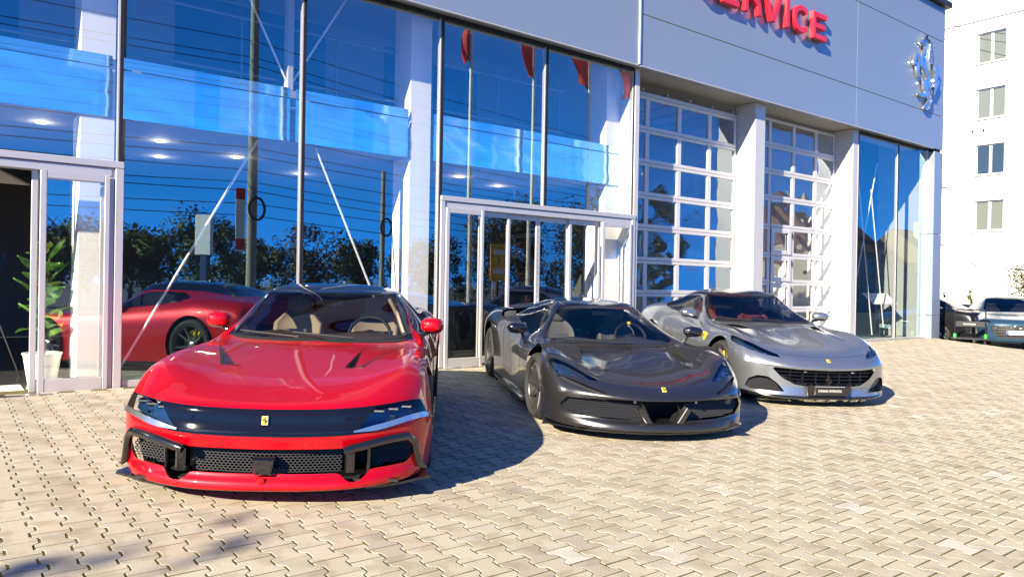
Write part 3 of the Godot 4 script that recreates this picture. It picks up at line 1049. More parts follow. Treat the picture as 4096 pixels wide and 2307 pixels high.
	for x in [-0.3, 0.3]:
		obj("sign_post", MB.new().tube([pt(x, 0, 0.05), pt(x, 2.1, 0.05)], 0.04, 8), M("post_grey", lin(0.3, 0.3, 0.3), 0.5, 0.5), s2)
	# houses that the end window mirrors
	house(pt(74, -0.75, 30), 12, 9, 6.2, 4.6, "old house with brown tiled roof across the street")
	house(pt(90, -0.75, 27), 10, 8, 5.4, 3.8, "pale house with brown tiled roof farther along the street")


func house(at: Vector3, w: float, d: float, h: float, rise: float, label: String) -> void:
	var o := thing("house", label, "house", at)
	obj("wall", MB.new().box(pt(-w / 2, 0, 0), pt(w / 2, h, d)), M("house_wall", lin(0.45, 0.40, 0.32), 0.9), o)
	var roof := M("roof_tile", Color.WHITE, 0.8, 0.0, {"albedo_texture": noise_tex(0.06, [[0.3, lin(0.12, 0.06, 0.04)], [0.7, lin(0.22, 0.11, 0.07)]], 13)})
	tri_planar(roof, 0.5)
	obj("roof", MB.new().prism(pv2([[-0.6, -0.1], [d + 0.6, -0.1], [d / 2, rise]]), -w / 2 - 0.5, w / 2 + 0.5, Transform3D(Basis(Vector3(0, 0, 1), Vector3.UP, Vector3(-1, 0, 0)), pt(0, h, 0))), roof, o)
	obj("chimney", MB.new().cbox(pt(-w / 4, h + rise * 0.5, d * 0.3), pt(-w / 4 + 0.7, h + rise + 0.8, d * 0.3 + 0.7), 0.03), M("house_wall", Color()), o)
	for k in 4:
		for f in 2:
			var win := obj("window", MB.new().cbox(pt(-w / 2 + 1.0 + k * 2.7, 1.2 + f * 2.8, -0.06), pt(-w / 2 + 2.2 + k * 2.7, 2.6 + f * 2.8, 0.02), 0.02), M("sign_white", Color()), o)
			obj("pane", sheet(-w / 2 + 1.1 + k * 2.7, -w / 2 + 2.1 + k * 2.7, 1.3 + f * 2.8, 2.5 + f * 2.8, -0.07), M("dark_pane", lin(0.02, 0.025, 0.03), 0.08), win)


# ---------------------------------------------------------------- beyond the building on the right
func build_right_side() -> void:
	# edge of the forecourt above the lower lot
	var kerb := MB.new()
	for i in 2:
		var z0: float = [0.2, 4.0][i]
		var z1: float = [4.0, 13.5][i]
		kerb.quad(pt(21.87 - 0.42 * z0, ground_y(z0) - 0.01, z0), pt(21.87 - 0.42 * z1, ground_y(z1) - 0.01, z1), pt(21.87 - 0.42 * z1, ground_y(z1) - 0.4, z1), pt(21.87 - 0.42 * z0, ground_y(z0) - 0.4, z0))
	tag(obj("kerb", kerb, M("kerb_concrete", lin(0.35, 0.33, 0.29), 0.9)), "", "", "", "structure")
	var a := thing("apartment_building", "tall white rendered apartment building with double windows", "building", pt(41, -0.3, 0))
	var wallm := M("render_white", Color.WHITE, 0.85, 0.0, {"albedo_texture": noise_tex(0.008, [[0.3, lin(0.72, 0.72, 0.71)], [0.7, lin(0.80, 0.80, 0.79)]], 41)})
	tri_planar(wallm, 0.12)
	var fr := M("window_frame_white", lin(0.78, 0.78, 0.78), 0.5)
	var pane := M("flat_pane", lin(0.03, 0.045, 0.06), 0.05, 0.0, {"metallic_specular": 0.8})
	var curtain := M("curtain_pale", lin(0.13, 0.15, 0.145), 0.15)
	# the wall is built round its openings, storey by storey
	var zc := [-14.2, -10.0, -5.55, -1.2]
	var ys := [4.65, 7.42, 10.2, 12.96]
	var hw := 0.66
	var hh := 1.5
	for i in zc.size():
		var z0: float = zc[i] + hw
		var z1: float = zc[i + 1] - hw if i + 1 < zc.size() else 2.0
		obj("wall", MB.new().box(pt(0, 0, z0), pt(0.35, 15.1, z1)), wallm, a)
		var last := 0.0
		for y in ys:
			obj("wall", MB.new().box(pt(0.0, last, zc[i] - hw), pt(0.35, y, zc[i] + hw)), wallm, a)
			last = y + hh
			var w := base("window", pt(0.14, y, zc[i]), 0.0, a)
			for e in [[-hw, -hw + 0.07], [-0.06, 0.06], [hw - 0.07, hw]]:
				obj("frame", MB.new().cbox(pt(0, 0, e[0]), pt(0.07, hh, e[1]), 0.006), fr, w)
			for e in [[0.0, 0.07], [hh - 0.07, hh]]:
				obj("frame", MB.new().cbox(pt(0.004, e[0], -hw), pt(0.066, e[1], hw), 0.006), fr, w)
			for e in [[-hw + 0.07, -0.06], [0.06, hw - 0.07]]:
				obj("pane", MB.new().facing2(pt(0.03, 0.07, e[0]), pt(0.03, 0.07, e[1]), pt(0.03, hh - 0.07, e[1]), pt(0.03, hh - 0.07, e[0]), Vector3.LEFT), pane if (i + int(y)) % 2 else curtain, w)
			obj("sill", MB.new().cbox(pt(-0.24, -0.05, -hw - 0.08), pt(0.02, 0.0, hw + 0.08), 0.006), fr, w)
		obj("wall", MB.new().box(pt(0.0, last, zc[i] - hw), pt(0.35, 15.1, zc[i] + hw)), wallm, a)
	obj("wall", MB.new().box(pt(0, 0, -17), pt(0.35, 15.1, -14.86)), wallm, a)
	obj("core", MB.new().box(pt(0.4, 0, -17), pt(12, 15, 2)), M("inner_shade_wall", Color()), a)
	var bal := base("balustrade", Vector3.ZERO, 0.0, a)
	obj("rail_cap", MB.new().cbox(pt(-0.12, 16.15, -17), pt(0.0, 16.25, 2), 0.01), fr, bal)
	obj("floor_edge", MB.new().cbox(pt(-0.1, 15.1, -17), pt(12, 15.22, 2), 0.01), fr, bal)
	for i in 49:
		obj("sheet", MB.new().cbox(pt(-0.06, 15.24, -17 + i * 0.385), pt(-0.03, 16.12, -17 + i * 0.385 + 0.37), 0.004), wallm, bal)
	obj("upper_wall", MB.new().box(pt(2.4, 15.22, -17), pt(12, 19, 2)), wallm, a)
	for z in [-6.3, -5.8]:
		obj("vent_pipe", MB.new().tube([pt(0.0, 9.65, z), pt(-0.12, 9.66, z), pt(-0.16, 9.58, z)], 0.035, 8), M("gasket_black", Color()), a)
	# cables before the apartment wall
	var black := M("cable_black", lin(0.01, 0.01, 0.012), 0.6)
	for c in [[pt(22.3, 8.9, -0.2), pt(35, 11.6, -1.6), 0.1, "double"], [pt(22.3, 8.7, -0.2), pt(35, 11.2, -1.4), 0.12, "lower double"], [pt(22.3, 8.5, -0.2), pt(35, 10.4, -1.0), 0.15, "thin"], [pt(22.1, 3.0, -0.3), pt(36, 2.4, -1.4), 0.75, "slack"], [pt(22.1, 2.2, -0.3), pt(40, 2.0, 1.0), 0.1, "low"], [pt(22.1, 2.6, -0.3), pt(40, 3.4, 2.0), 0.1, "slanting"]]:
		tag(obj("service_cable", wire_mesh(c[0], c[1], c[2], 0.012), black), "%s service cable between the showroom corner and the apartment building" % c[3], "cable", "service cables before the apartment wall")
	# low fence, shrubs, broad bush
	var fe := thing("timber_fence", "low fence of pale horizontal boards before the apartment building", "fence", pt(34, -0.3, -3))
	for k in 4:
		obj("board", MB.new().cbox(pt(-0.02, 0.35 + k * 0.2, -8), pt(0.02, 0.5 + k * 0.2, 8), 0.006), M("fence_board", lin(0.5, 0.44, 0.33), 0.8), fe)
	for k in 9:
		obj("fence_post", MB.new().cbox(pt(0.02, 0, -8 + k * 2.0 - 0.04), pt(0.1, 1.15, -8 + k * 2.0 + 0.04), 0.006), M("fence_board", Color()), fe)
	var leaf := leaf_mat("leaves_bright", [0.06, 0.09, 0.02], [0.13, 0.15, 0.035])
	var r := RandomNumberGenerator.new()
	r.seed = 90
	for s in [[32.0, -2.85, 1.75], [32.2, -2.1, 1.6], [32.0, -3.8, 1.6], [33.0, 0.4, 1.8]]:
		var t := thing("garden_shrub", "slim upright young shrub before the low board fence", "shrub", pt(s[0], -0.3, s[1]), 0.0, "slim shrubs along the board fence")
		obj("stem", MB.new().tube([Vector3(0, -0.1, 0), Vector3(0.02, s[2] * 0.6, 0), Vector3(0, s[2], 0)], [0.02, 0.014, 0.004], 6), M("bark", Color()), t)
		var cr := MB.new()
		for k in 9:
			var y: float = s[2] * (0.18 + 0.8 * k / 9.0)
			cr.add(crown_mesh(r, Vector3(0.34 * (1.05 - k / 9.0), 0.16, 0.34 * (1.05 - k / 9.0)), 60, 0.05, 4), Transform3D(Basis(), pt(0, y, 0)))
		obj("foliage", cr, leaf, t)
	tree(pt(31.6, -0.3, -0.45), 2.7, Vector3(1.2, 1.05, 1.1), 4200, 0.05, leaf_mat("leaves_autumn", [0.05, 0.06, 0.015], [0.14, 0.11, 0.03]), 95, "broad loose green and brown bush beside the parked hatchback", "", "broad_bush")
	# small security camera on the corner
	var cc := thing("security_camera", "small white security camera on the building corner", "camera", pt(22.05, 4.2, 0.1))
	obj("camera_arm", MB.new().tube([pt(0, 0.05, 0), pt(0.12, 0.06, 0.02)], 0.02, 8), M("sign_white", Color()), cc)
	obj("camera_body", MB.new().cbox(pt(0.1, -0.04, -0.02), pt(0.38, 0.05, 0.09), 0.012), M("sign_white", Color()), cc)
	# flat bed trolley with green clamps
	var tr := thing("platform_trolley", "black platform trolley with loop handle and green clamps at the building corner", "trolley", pt(22.55, -0.22, 0.75), deg_to_rad(-62))
	obj("deck", MB.new().cbox(pt(-0.45, 0.2, -0.3), pt(0.45, 0.24, 0.3), 0.01), M("deck_black", lin(0.02, 0.02, 0.022), 0.6), tr)
	var lp := [pt(-0.36, 0.24, 0.26)]
	for i in 9:
		lp.append(pt(-0.26 - 0.10 * cos(PI / 2 * i / 8.0), 0.92 + 0.10 * sin(PI / 2 * i / 8.0), 0.26))
	for i in 9:
		lp.append(pt(0.26 + 0.10 * sin(PI / 2 * i / 8.0), 0.92 + 0.10 * cos(PI / 2 * i / 8.0), 0.26))
	lp.append(pt(0.36, 0.24, 0.26))
	obj("handle", MB.new().tube(lp, 0.016, 8), M("handle_black", lin(0.02, 0.02, 0.025), 0.3, 0.3), tr)
	obj("name_panel", MB.new().cbox(pt(-0.34, 0.55, 0.25), pt(0.34, 0.70, 0.27), 0.006), M("deck_black", Color()), tr)
	obj("panel_mark", MB.new().cbox(pt(-0.16, 0.612, 0.27), pt(0.12, 0.635, 0.274), 0.002), M("sign_white", Color()), tr)
	for x in [-0.36, 0.36]:
		obj("clamp", MB.new().cbox(pt(x - 0.036, 0.24, 0.22), pt(x + 0.036, 0.36, 0.30), 0.012), M("clamp_green", lin(0.03, 0.36, 0.05), 0.5), tr)
	for x in [-0.35, 0.35]:
		for z in [-0.22, 0.22]:
			obj("castor", MB.new().lathe([[0.0, -0.02], [0.08, -0.02], [0.09, 0.0], [0.08, 0.02], [0.0, 0.02]], 16, Transform3D(Basis(Vector3.FORWARD, PI / 2), pt(x, 0.1, z))), M("tyre_rubber", lin(0.018, 0.018, 0.019), 0.75), tr)
	street_cars()


func street_cars() -> void:
	# a hatchback seen from the front and a saloon seen from the side
	var blue := paint("paint_night_blue", lin(0.03, 0.07, 0.12), 0.5, 0.3)
	var black := paint("paint_black", lin(0.008, 0.009, 0.012), 0.3, 0.25)
	var h := street_car("parked_hatchback", "dark blue hatchback with a white number plate parked beyond the forecourt", blue, true)
	h.transform = Transform3D(Basis(Vector3.UP, -deg_to_rad(64)), pt(23.1, -0.26, 1.75))
	var s := street_car("parked_saloon", "black saloon parked beside the showroom corner", black, false)
	s.transform = Transform3D(Basis(Vector3.UP, -deg_to_rad(174)), pt(24.0, -0.30, -3.9))


func street_car(called: String, label: String, pm: Material, hatch: bool) -> Node3D:
	var car := thing(called, label, "car")
	var sh := Shell.new()
	sh.su = 5
	sh.sv = 5
	sh.make([
		[0, .2, -.3, .25, .2, -.3, .45, .2, -.32, .6, .2, -.36, .72, .2, -.42, .8, .2, -.5, .83, .2, -.52, .84, .2, -.54, .85, .2, -.55],
		[0, .2, .0, .25, .2, -.01, .45, .2, -.04, .6, .2, -.09, .74, .2, -.17, .84, .2, -.3, .87, .2, -.4, .88, .2, -.46, .88, .2, -.52],
		[0, .34, .03, .25, .34, .02, .45, .34, -.01, .6, .34, -.06, .75, .34, -.15, .86, .34, -.3, .885, .3, -.42, .885, .25, -.5, .88, .2, -.55],
		[0, .55, .03, .25, .55, .02, .45, .555, -.01, .6, .56, -.07, .76, .57, -.17, .87, .56, -.34, .895, .46, -.46, .895, .33, -.54, .885, .2, -.58],
		[0, .70, -.01, .25, .70, -.02, .45, .705, -.05, .6, .71, -.11, .76, .71, -.22, .87, .68, -.4, .897, .54, -.52, .897, .36, -.58, .887, .2, -.60],
		[0, .80, -.12, .25, .80, -.13, .45, .80, -.16, .6, .80, -.22, .75, .79, -.32, .865, .74, -.48, .9, .6, -.58, .9, .4, -.62, .888, .2, -.64],
		[-.9, 0, .93, .25, .93, .44, .93, .6, .925, .75, .90, .86, .83, .9, .66, .9, .42, .888, .2],
		[0, .98, -1.2, .25, .98, -1.21, .44, .975, -1.25, .58, .97, -1.32, .70, .96, -1.42, .85, .90, -1.4, .9, .70, -1.4, .9, .44, -1.4, .888, .2, -1.4],
		[0, 1.22, -1.65, .24, 1.22, -1.66, .41, 1.21, -1.7, .53, 1.20, -1.76, .62, 1.18, -1.83, .85, .95, -1.8, .9, .72, -1.8, .9, .44, -1.8, .888, .2, -1.8],
		[0, 1.41, -2.1, .22, 1.41, -2.1, .38, 1.40, -2.12, .48, 1.385, -2.15, .56, 1.36, -2.2, .85, .96, -2.2, .9, .73, -2.2, .9, .44, -2.2, .888, .2, -2.2],
		[-2.7, 0, 1.455, .22, 1.455, .38, 1.445, .48, 1.425, .56, 1.39, .85, .97, .9, .74, .9, .44, .888, .2],
		[-3.3, 0, 1.41 if hatch else 1.37, .22, 1.41 if hatch else 1.37, .37, 1.4 if hatch else 1.36, .47, 1.38 if hatch else 1.34, .55, 1.34 if hatch else 1.30, .85, .99, .9, .76, .9, .44, .888, .2],
		[-3.85, 0, 1.30 if hatch else 1.10, .22, 1.30 if hatch else 1.10, .37, 1.28 if hatch else 1.09, .48, 1.25 if hatch else 1.075, .58, 1.2 if hatch else 1.055, .83, .99, .88, .78, .89, .46, .88, .22],
		[0, .95, -4.15 if hatch else -4.5, .25, .95, -4.14 if hatch else -4.49, .45, .95, -4.12 if hatch else -4.46, .6, .94, -4.08 if hatch else -4.42, .72, .92, -4.02 if hatch else -4.34, .8, .88, -3.98 if hatch else -4.26, .85, .72, -3.98 if hatch else -4.26, .86, .46, -3.98 if hatch else -4.26, .85, .25, -3.98 if hatch else -4.26],
		[0, .3, -4.2 if hatch else -4.55, .25, .3, -4.2 if hatch else -4.54, .45, .3, -4.17 if hatch else -4.5, .6, .3, -4.12 if hatch else -4.45, .7, .3, -4.05 if hatch else -4.36, .78, .3, -4.0 if hatch else -4.28, .8, .28, -4.0 if hatch else -4.28, .81, .26, -4.0 if hatch else -4.28, .82, .25, -4.0 if hatch else -4.28],
	])
	var matt := car_matt()
	var s := sh.soup()
	var r
	for z in [-.82, -3.4]:
		r = cut(s, round_region(z, .31, .36), AABB(Vector3(.5, -.1, z - .5), Vector3(.6, 1, 1)))
		s = r[1]
		wheel_well(car, z, .31, .36, matt)
	r = cut(s, front_region([[-.1, .30], [.40, .30], [.55, .42], [.62, .60], [.50, .64], [-.1, .66]]), AABB(Vector3(-.1, .2, -.4), Vector3(1, .5, .6)))
	s = r[1]
	obj("grille_panel", both_sides(r[0], -0.03), matt, car)
	r = cut(s, net_region([[3.4, 3.3], [4.3, 3.0], [4.8, 3.7], [4.75, 4.9], [4.2, 4.8]]), AABB(Vector3(.3, .4, -.6), Vector3(.8, .5, .7)))
	s = r[1]
	headlamps(car, r[0], 0.04, [Vector3(.70, .69, -.2), Vector3(.78, .68, -.28)], Vector3(.04, .025, .03))
	r = cut(s, net_region([[7.1, -1], [7.1, 3.7], [7.6, 3.8], [8.9, 3.75], [8.9, -1]]), AABB(Vector3(-.1, .8, -2.4), Vector3(1, .8, 1.4)))
	s = r[1]
	var wind := glass_pane("car_glass_blue", Color(0.004, 0.01, 0.03), 0.6)
	obj("windscreen", both_sides(r[0]), wind, car)
	for seg in [[[8.0, 4.3], [8.6, 4.2], [9.9, 4.2], [9.9, 4.9], [7.7, 4.85]], [[10.05, 4.2], [11.2, 4.25], [11.5, 4.6], [11.2, 4.9], [10.05, 4.9]]]:
		r = cut(s, net_region(seg), AABB(Vector3(.4, .8, -3.9), Vector3(.7, .7, 2.6)))
		s = r[1]
		obj("side_window", one_side(r[0], 1), wind, car)
		obj("side_window", one_side(r[0], -1), wind, car)
	obj("body", both_sides(s), pm, car)
	var chrome := M("trim_chrome", lin(0.6, 0.62, 0.65), 0.15, 1.0)
	for k in 4:
		obj("grille_slat", MB.new().cbox(Vector3(-.5, .36 + .075 * k, -.02), Vector3(.5, .375 + .075 * k, .01), .004), M("slat_dark", lin(0.06, 0.06, 0.065), 0.3, 0.6), car)
	for sg in [1, -1]:
		obj("window_trim", ribbon(sh, [[7.8, 4.95], [9.0, 4.98], [11.2, 4.98]], 0.02, 0.004, sg), chrome, car)
		for q in [[.16, .585], [.27, .60], [.40, .605], [.50, .56]]:
			obj("grille_gem", MB.new().cbox(Vector3(q[0] * sg - .035, q[1] - .02, .0), Vector3(q[0] * sg + .035, q[1] + .012, .02), .008), chrome, car)
		obj("door_handle", MB.new().cbox(Vector3(sg * .9 - .015, .80, -2.62), Vector3(sg * .9 + .015, .825, -2.44), .006), chrome, car)
		obj("side_sill", ribbon(sh, [[7.0, 7.0], [9.0, 7.0], [11.4, 7.0]], 0.02, 0.004, sg), chrome, car)
		for z in [-.82, -3.4]:
			add_wheel(car, Vector3(.77 * sg, .315, z), sg, .315, .21, 0.0, {"mat": M("alloy_silver", lin(0.45, 0.45, 0.46), 0.25, 0.9), "caliper": matt, "spokes": 5, "rim": .215})
	mirror_pair(car, Vector3(.98, .99, -1.55), pm, matt, Vector3(.10, .07, .07), Vector3(-.1, -.07, .0))
	cabin(car, .4, -1.2, -3.6, .8, matt)
	seat_pair(car, .36, -2.25, .55, M("seat_dark", lin(0.03, 0.03, 0.035), 0.8))
	if hatch:
		var oval := []
		for i in 25: oval.append(Vector3(.085 * cos(TAU * i / 24), .612 + .045 * sin(TAU * i / 24), .035))
		obj("oval_badge", MB.new().tube(oval, .009, 6, false), chrome, car)
		var pl := base("number_plate", Vector3(0, .455, .05), 0.0, car)
		obj("plate", MB.new().cbox(Vector3(-.26, -.055, -.01), Vector3(.26, .055, .006), .004), M("plate_white_bright", lin(0.8, 0.8, 0.8), 0.5), pl)
		obj("plate_band", MB.new().cbox(Vector3(-.258, -.053, .004), Vector3(-.21, .053, .0075), .002), M("plate_blue", lin(0.02, 0.08, 0.5), 0.5), pl)
		var t := obj("plate_text", text_mesh("B 262 RHL", .075, .003), matt, pl)
		t.position = Vector3(.02, 0, .008)
		t.scale = Vector3(.85, 1, 1)
	return car


# ---------------------------------------------------------------- things inside the showroom
func build_indoor_things() -> void:
	# rubber plant in a white pot
	var p := thing("potted_plant", "rubber plant with large glossy leaves in a tapered white pot inside the entrance", "plant", pt(1.0, -0.006, -0.85))
	obj("pot", MB.new().lathe([[0.0, 0.0], [0.145, 0.0], [0.195, 0.33], [0.205, 0.335], [0.205, 0.35], [0.18, 0.35], [0.175, 0.31], [0.0, 0.31]], 32), M("pot_white", lin(0.75, 0.77, 0.72), 0.35), p)
	obj("soil", MB.new().lathe([[0.176, 0.312], [0.0, 0.325]], 20), M("soil", lin(0.03, 0.02, 0.015), 1.0), p)
	obj("stem", MB.new().tube([pt(0.02, 0.3, 0), pt(0.0, 0.7, 0.02), pt(0.03, 1.1, 0), pt(0.06, 1.5, 0.0)], [0.016, 0.014, 0.012, 0.006], 8), M("stem_brown", lin(0.25, 0.17, 0.07), 0.8), p)
	var lm := M("rubber_leaf", lin(0.10, 0.24, 0.05), 0.25, 0.0, {"clearcoat_enabled": true, "clearcoat": 0.4, "backlight_enabled": true, "backlight": lin(0.05, 0.14, 0.02)})
	var lm2 := M("rubber_leaf_young", lin(0.10, 0.16, 0.03), 0.3, 0.0, {"backlight_enabled": true, "backlight": lin(0.12, 0.18, 0.02)})
	var r := RandomNumberGenerator.new()
	r.seed = 12
	for i in 21:
		var y := 0.5 + i * 0.05
		var w := i * 2.4 + r.randf() * 0.5
		var l := r.randf_range(0.27, 0.38) * (1.0 if i < 16 else 0.75)
		var g := []
		for a in 9:
			var u := a / 8.0
			var half := 0.115 * sin(PI * pow(u, 0.8)) * l / 0.28 + 0.002
			var row := PackedVector3Array()
			for b in 5:
				var q := -1.0 + b / 2.0
				row.append(Vector3(0.05 + u * l, 0.10 * u - 0.22 * u * u * (0.5 + 0.5 * sin(i * 1.3)) + 0.02 * absf(q), q * half))
			g.append(row)
		var o := obj("leaf", MB.new().grid(g), lm2 if i % 6 == 5 or i > 18 else lm, p)
		o.transform = Transform3D(Basis(Vector3.UP, w) * Basis(Vector3.BACK, 0.35 + 0.3 * (i / 21.0)), pt(0.02, y, 0))
	var tp := thing("tripod_stand", "thin black tripod stand behind the plant", "stand", pt(0.55, -0.006, -1.8))
	for k in 3:
		obj("leg", MB.new().tube([pt(0, 0.9, 0), pt(0.32 * cos(k * 2.1 + 0.4), 0.0, 0.32 * sin(k * 2.1 + 0.4))], 0.013, 6), car_matt(), tp)
	obj("shaft", MB.new().tube([pt(0, 0.8, 0), pt(0, 1.35, 0)], 0.015, 6), car_matt(), tp)
	# horse picture on the dark wall seen through the open door
	var hs := thing("wall_horse", "small blue horse silhouette on the dark wall inside the entrance", "emblem", pt(0.62, 1.16, -8.98))
	var hm := MB.new()
	for o in horse_outlines():
		var q := PackedVector2Array()
		for v in o: q.append(Vector2(v.x * 0.75, v.y * 0.85))
		hm.prism(q, 0.0, 0.02)
	obj("horse_figure", hm, M("horse_blue", lin(0.06, 0.10, 0.20), 0.5), hs)
	# exit sign under the slab
	var ex := thing("exit_sign", "dark blue hanging exit sign under the mezzanine", "sign", pt(8.95, 2.72, -2.0))
	obj("sign_panel", MB.new().cbox(pt(-0.21, -0.07, -0.01), pt(0.21, 0.08, 0.01), 0.004), M("exit_blue", lin(0.01, 0.04, 0.09), 0.4), ex)
	for k in 2:
		var t := obj("sign_text", text_mesh(["IESIRE", "EXIT"][k], 0.055, 0.003), M("exit_text", lin(0.2, 0.45, 0.5), 0.5), ex)
		t.position = pt(0, 0.035 - 0.07 * k, 0.012)
	for x in [-0.15, 0.15]:
		obj("hanger", MB.new().tube([pt(x, 0.08, 0), pt(x, 0.37, 0)], 0.004, 4), M("rail_steel", Color()), ex)
	# two framed pictures on the partition beside the sliding door
	for k in 2:
		var z0: float = [-3.75, -6.1][k]
		var z1: float = [-2.35, -4.5][k]
		var fp := thing("framed_picture", ["large dark framed picture with an orange sky on the partition wall", "large dark framed picture farther back on the partition wall"][k], "picture", pt(9.985, 1.05, 0))
		obj("frame", MB.new().cbox(pt(-0.03, 0, z0), pt(0.01, 1.35, z1), 0.006), M("gasket_black", Color()), fp)
		obj("mount", MB.new().cbox(pt(-0.036, 0.06, z0 + 0.06), pt(-0.02, 1.29, z1 - 0.06), 0.002), M("mount_grey", lin(0.10, 0.11, 0.11), 0.7), fp)
		var pr := M("print_%d" % k, Color.WHITE, 0.4, 0.0, {"albedo_texture": noise_tex(0.007, [[0.25, lin(0.005, 0.005, 0.006)], [0.55, lin(0.02, 0.015, 0.01)], [0.68, lin(0.14, 0.05, 0.01)], [0.85, lin(0.25, 0.13, 0.05)]] if k == 0 else [[0.3, lin(0.005, 0.006, 0.005)], [0.8, lin(0.03, 0.03, 0.015)]], 60 + k)})
		tri_planar(pr, 0.5)
		obj("print", MB.new().cbox(pt(-0.042, 0.26, z0 + 0.16), pt(-0.03, 1.2, z1 - 0.16), 0.002), pr, fp)
	# white reading stand and fire sign in the end room
	var lec := thing("reading_stand", "white sloped reading stand inside the end window", "stand", pt(20.6, -0.004, -0.75), deg_to_rad(-20))
	obj("stand_top", MB.new().cbox(pt(-0.42, -0.015, -0.25), pt(0.42, 0.015, 0.25), 0.004, Transform3D(Basis(Vector3.RIGHT, 0.6), pt(0, 1.05, 0))), M("sign_white", Color()), lec)
	obj("stand_post", MB.new().cbox(pt(-0.04, 0, -0.04), pt(0.04, 1.0, 0.04), 0.006), car_matt(), lec)
	obj("stand_foot", MB.new().cbox(pt(-0.25, 0, -0.2), pt(0.25, 0.02, 0.2), 0.004), car_matt(), lec)
	var fs := thing("fire_sign", "small red fire notice on the wall of the end room", "sign", pt(21.79, 1.35, -1.3))
	obj("sign_panel", MB.new().cbox(pt(-0.012, -0.12, -0.1), pt(0.0, 0.12, 0.1), 0.002), M("banner_red", lin(0.55, 0.02, 0.02), 0.7), fs)
	obj("sign_symbol", MB.new().cbox(pt(-0.016, -0.06, -0.05), pt(-0.012, 0.06, 0.04), 0.001), M("sign_white", Color()), fs)


# ---------------------------------------------------------------- car bodies
# A body is a net of control points: rows run from the front lip over the hood and roof to the tail, columns from the centre line out and
# down to the rocker. The net is splined to a fine sheet for one half; parts are cut out of that sheet along outlines, then mirrored.
class Soup:
	var v := PackedVector3Array()
	var n := PackedVector3Array()
	var p := PackedVector2Array()


class Shell:
	var g := []          # points, rows of PackedVector3Array
	var k := []          # normals
	var su := 8
	var sv := 7

	static func cr(a: Vector3, b: Vector3, c: Vector3, d: Vector3, t: float) -> Vector3:
		# centripetal Catmull-Rom between b and c
		var t1 := maxf(1e-4, sqrt(a.distance_to(b)))
		var t2 := t1 + maxf(1e-4, sqrt(b.distance_to(c)))
		var t3 := t2 + maxf(1e-4, sqrt(c.distance_to(d)))
		var s := t1 + (t2 - t1) * t
		var a1 := a.lerp(b, s / t1)
		var a2 := b.lerp(c, (s - t1) / (t2 - t1))
		var a3 := c.lerp(d, (s - t2) / (t3 - t2))
		var b1 := a1.lerp(a2, s / t2)
		var b2 := a2.lerp(a3, (s - t1) / (t3 - t1))
		return b1.lerp(b2, (s - t1) / (t2 - t1))

	func make(rows: Array) -> void:
		var net := []
		for r in rows:
			var q := PackedVector3Array()
			if r.size() == 27:
				for i in 9: q.append(Vector3(r[3 * i], r[3 * i + 1], r[3 * i + 2]))
			else:
				for i in 9: q.append(Vector3(r[1 + 2 * i], r[2 + 2 * i], r[0]))
			net.append(q)
		var nr := net.size()
		var mid := []
		for i in (nr - 1) * su + 1:
			var a := mini(i / su, nr - 2)
			var t := float(i - a * su) / su
			var q := PackedVector3Array()
			for j in 9:
				var p1: Vector3 = net[a][j]
				var p2: Vector3 = net[a + 1][j]
				var p0: Vector3 = net[a - 1][j] if a > 0 else p1 * 2 - p2
				var p3: Vector3 = net[a + 2][j] if a + 2 < nr else p2 * 2 - p1
				q.append(cr(p0, p1, p2, p3, t))
			mid.append(q)
		for q in mid:
			var row := PackedVector3Array()
			for j in 8 * sv + 1:
				var a := mini(j / sv, 7)
				var t := float(j - a * sv) / sv
				var p0: Vector3 = q[a - 1] if a > 0 else Vector3(-q[1].x, q[1].y, q[1].z)
				var p3: Vector3 = q[a + 2] if a < 7 else q[8] * 2 - q[7]
				row.append(cr(p0, q[a], q[a + 1], p3, t))
			row[0] = Vector3(0, row[0].y, row[0].z)
			g.append(row)
		var c := 8 * sv
		for i in g.size():
			var row := PackedVector3Array()
			for j in c + 1:
				var l: Vector3 = g[i][j - 1] if j > 0 else Vector3(-g[i][1].x, g[i][1].y, g[i][1].z)
				var r: Vector3 = g[i][mini(j + 1, c)]
				var e: Vector3 = g[mini(i + 1, g.size() - 1)][j] - g[maxi(i - 1, 0)][j]
				row.append((r - l).cross(e).normalized() * -1.0)
			k.append(row)
		# point the normals outwards: the roof's must look up
		var m := int(g.size() * 0.62)
		if k[m][0].y < 0:
			for i in k.size():
				for j in c + 1: k[i][j] = -k[i][j]

	func soup() -> Soup:
		var s := Soup.new()
		for i in g.size() - 1:
			for j in 8 * sv:
				for q in [[0, 0], [0, 1], [1, 1], [0, 0], [1, 1], [1, 0]]:
					s.v.append(g[i + q[0]][j + q[1]])
					s.n.append(k[i + q[0]][j + q[1]])
					s.p.append(Vector2(float(i + q[0]) / su, float(j + q[1]) / sv))
		return s

	func at(u: float, w: float) -> Vector3:
		return _mix(g, u, w)

	func nat(u: float, w: float) -> Vector3:
		return _mix(k, u, w).normalized()

	func _mix(a: Array, u: float, w: float) -> Vector3:
		var x := clampf(u * su, 0, g.size() - 1.001)
		var y := clampf(w * sv, 0, 8 * sv - 0.001)
		var i := int(x)
		var j := int(y)
		return a[i][j].lerp(a[i][j + 1], y - j).lerp(a[i + 1][j].lerp(a[i + 1][j + 1], y - j), x - i)


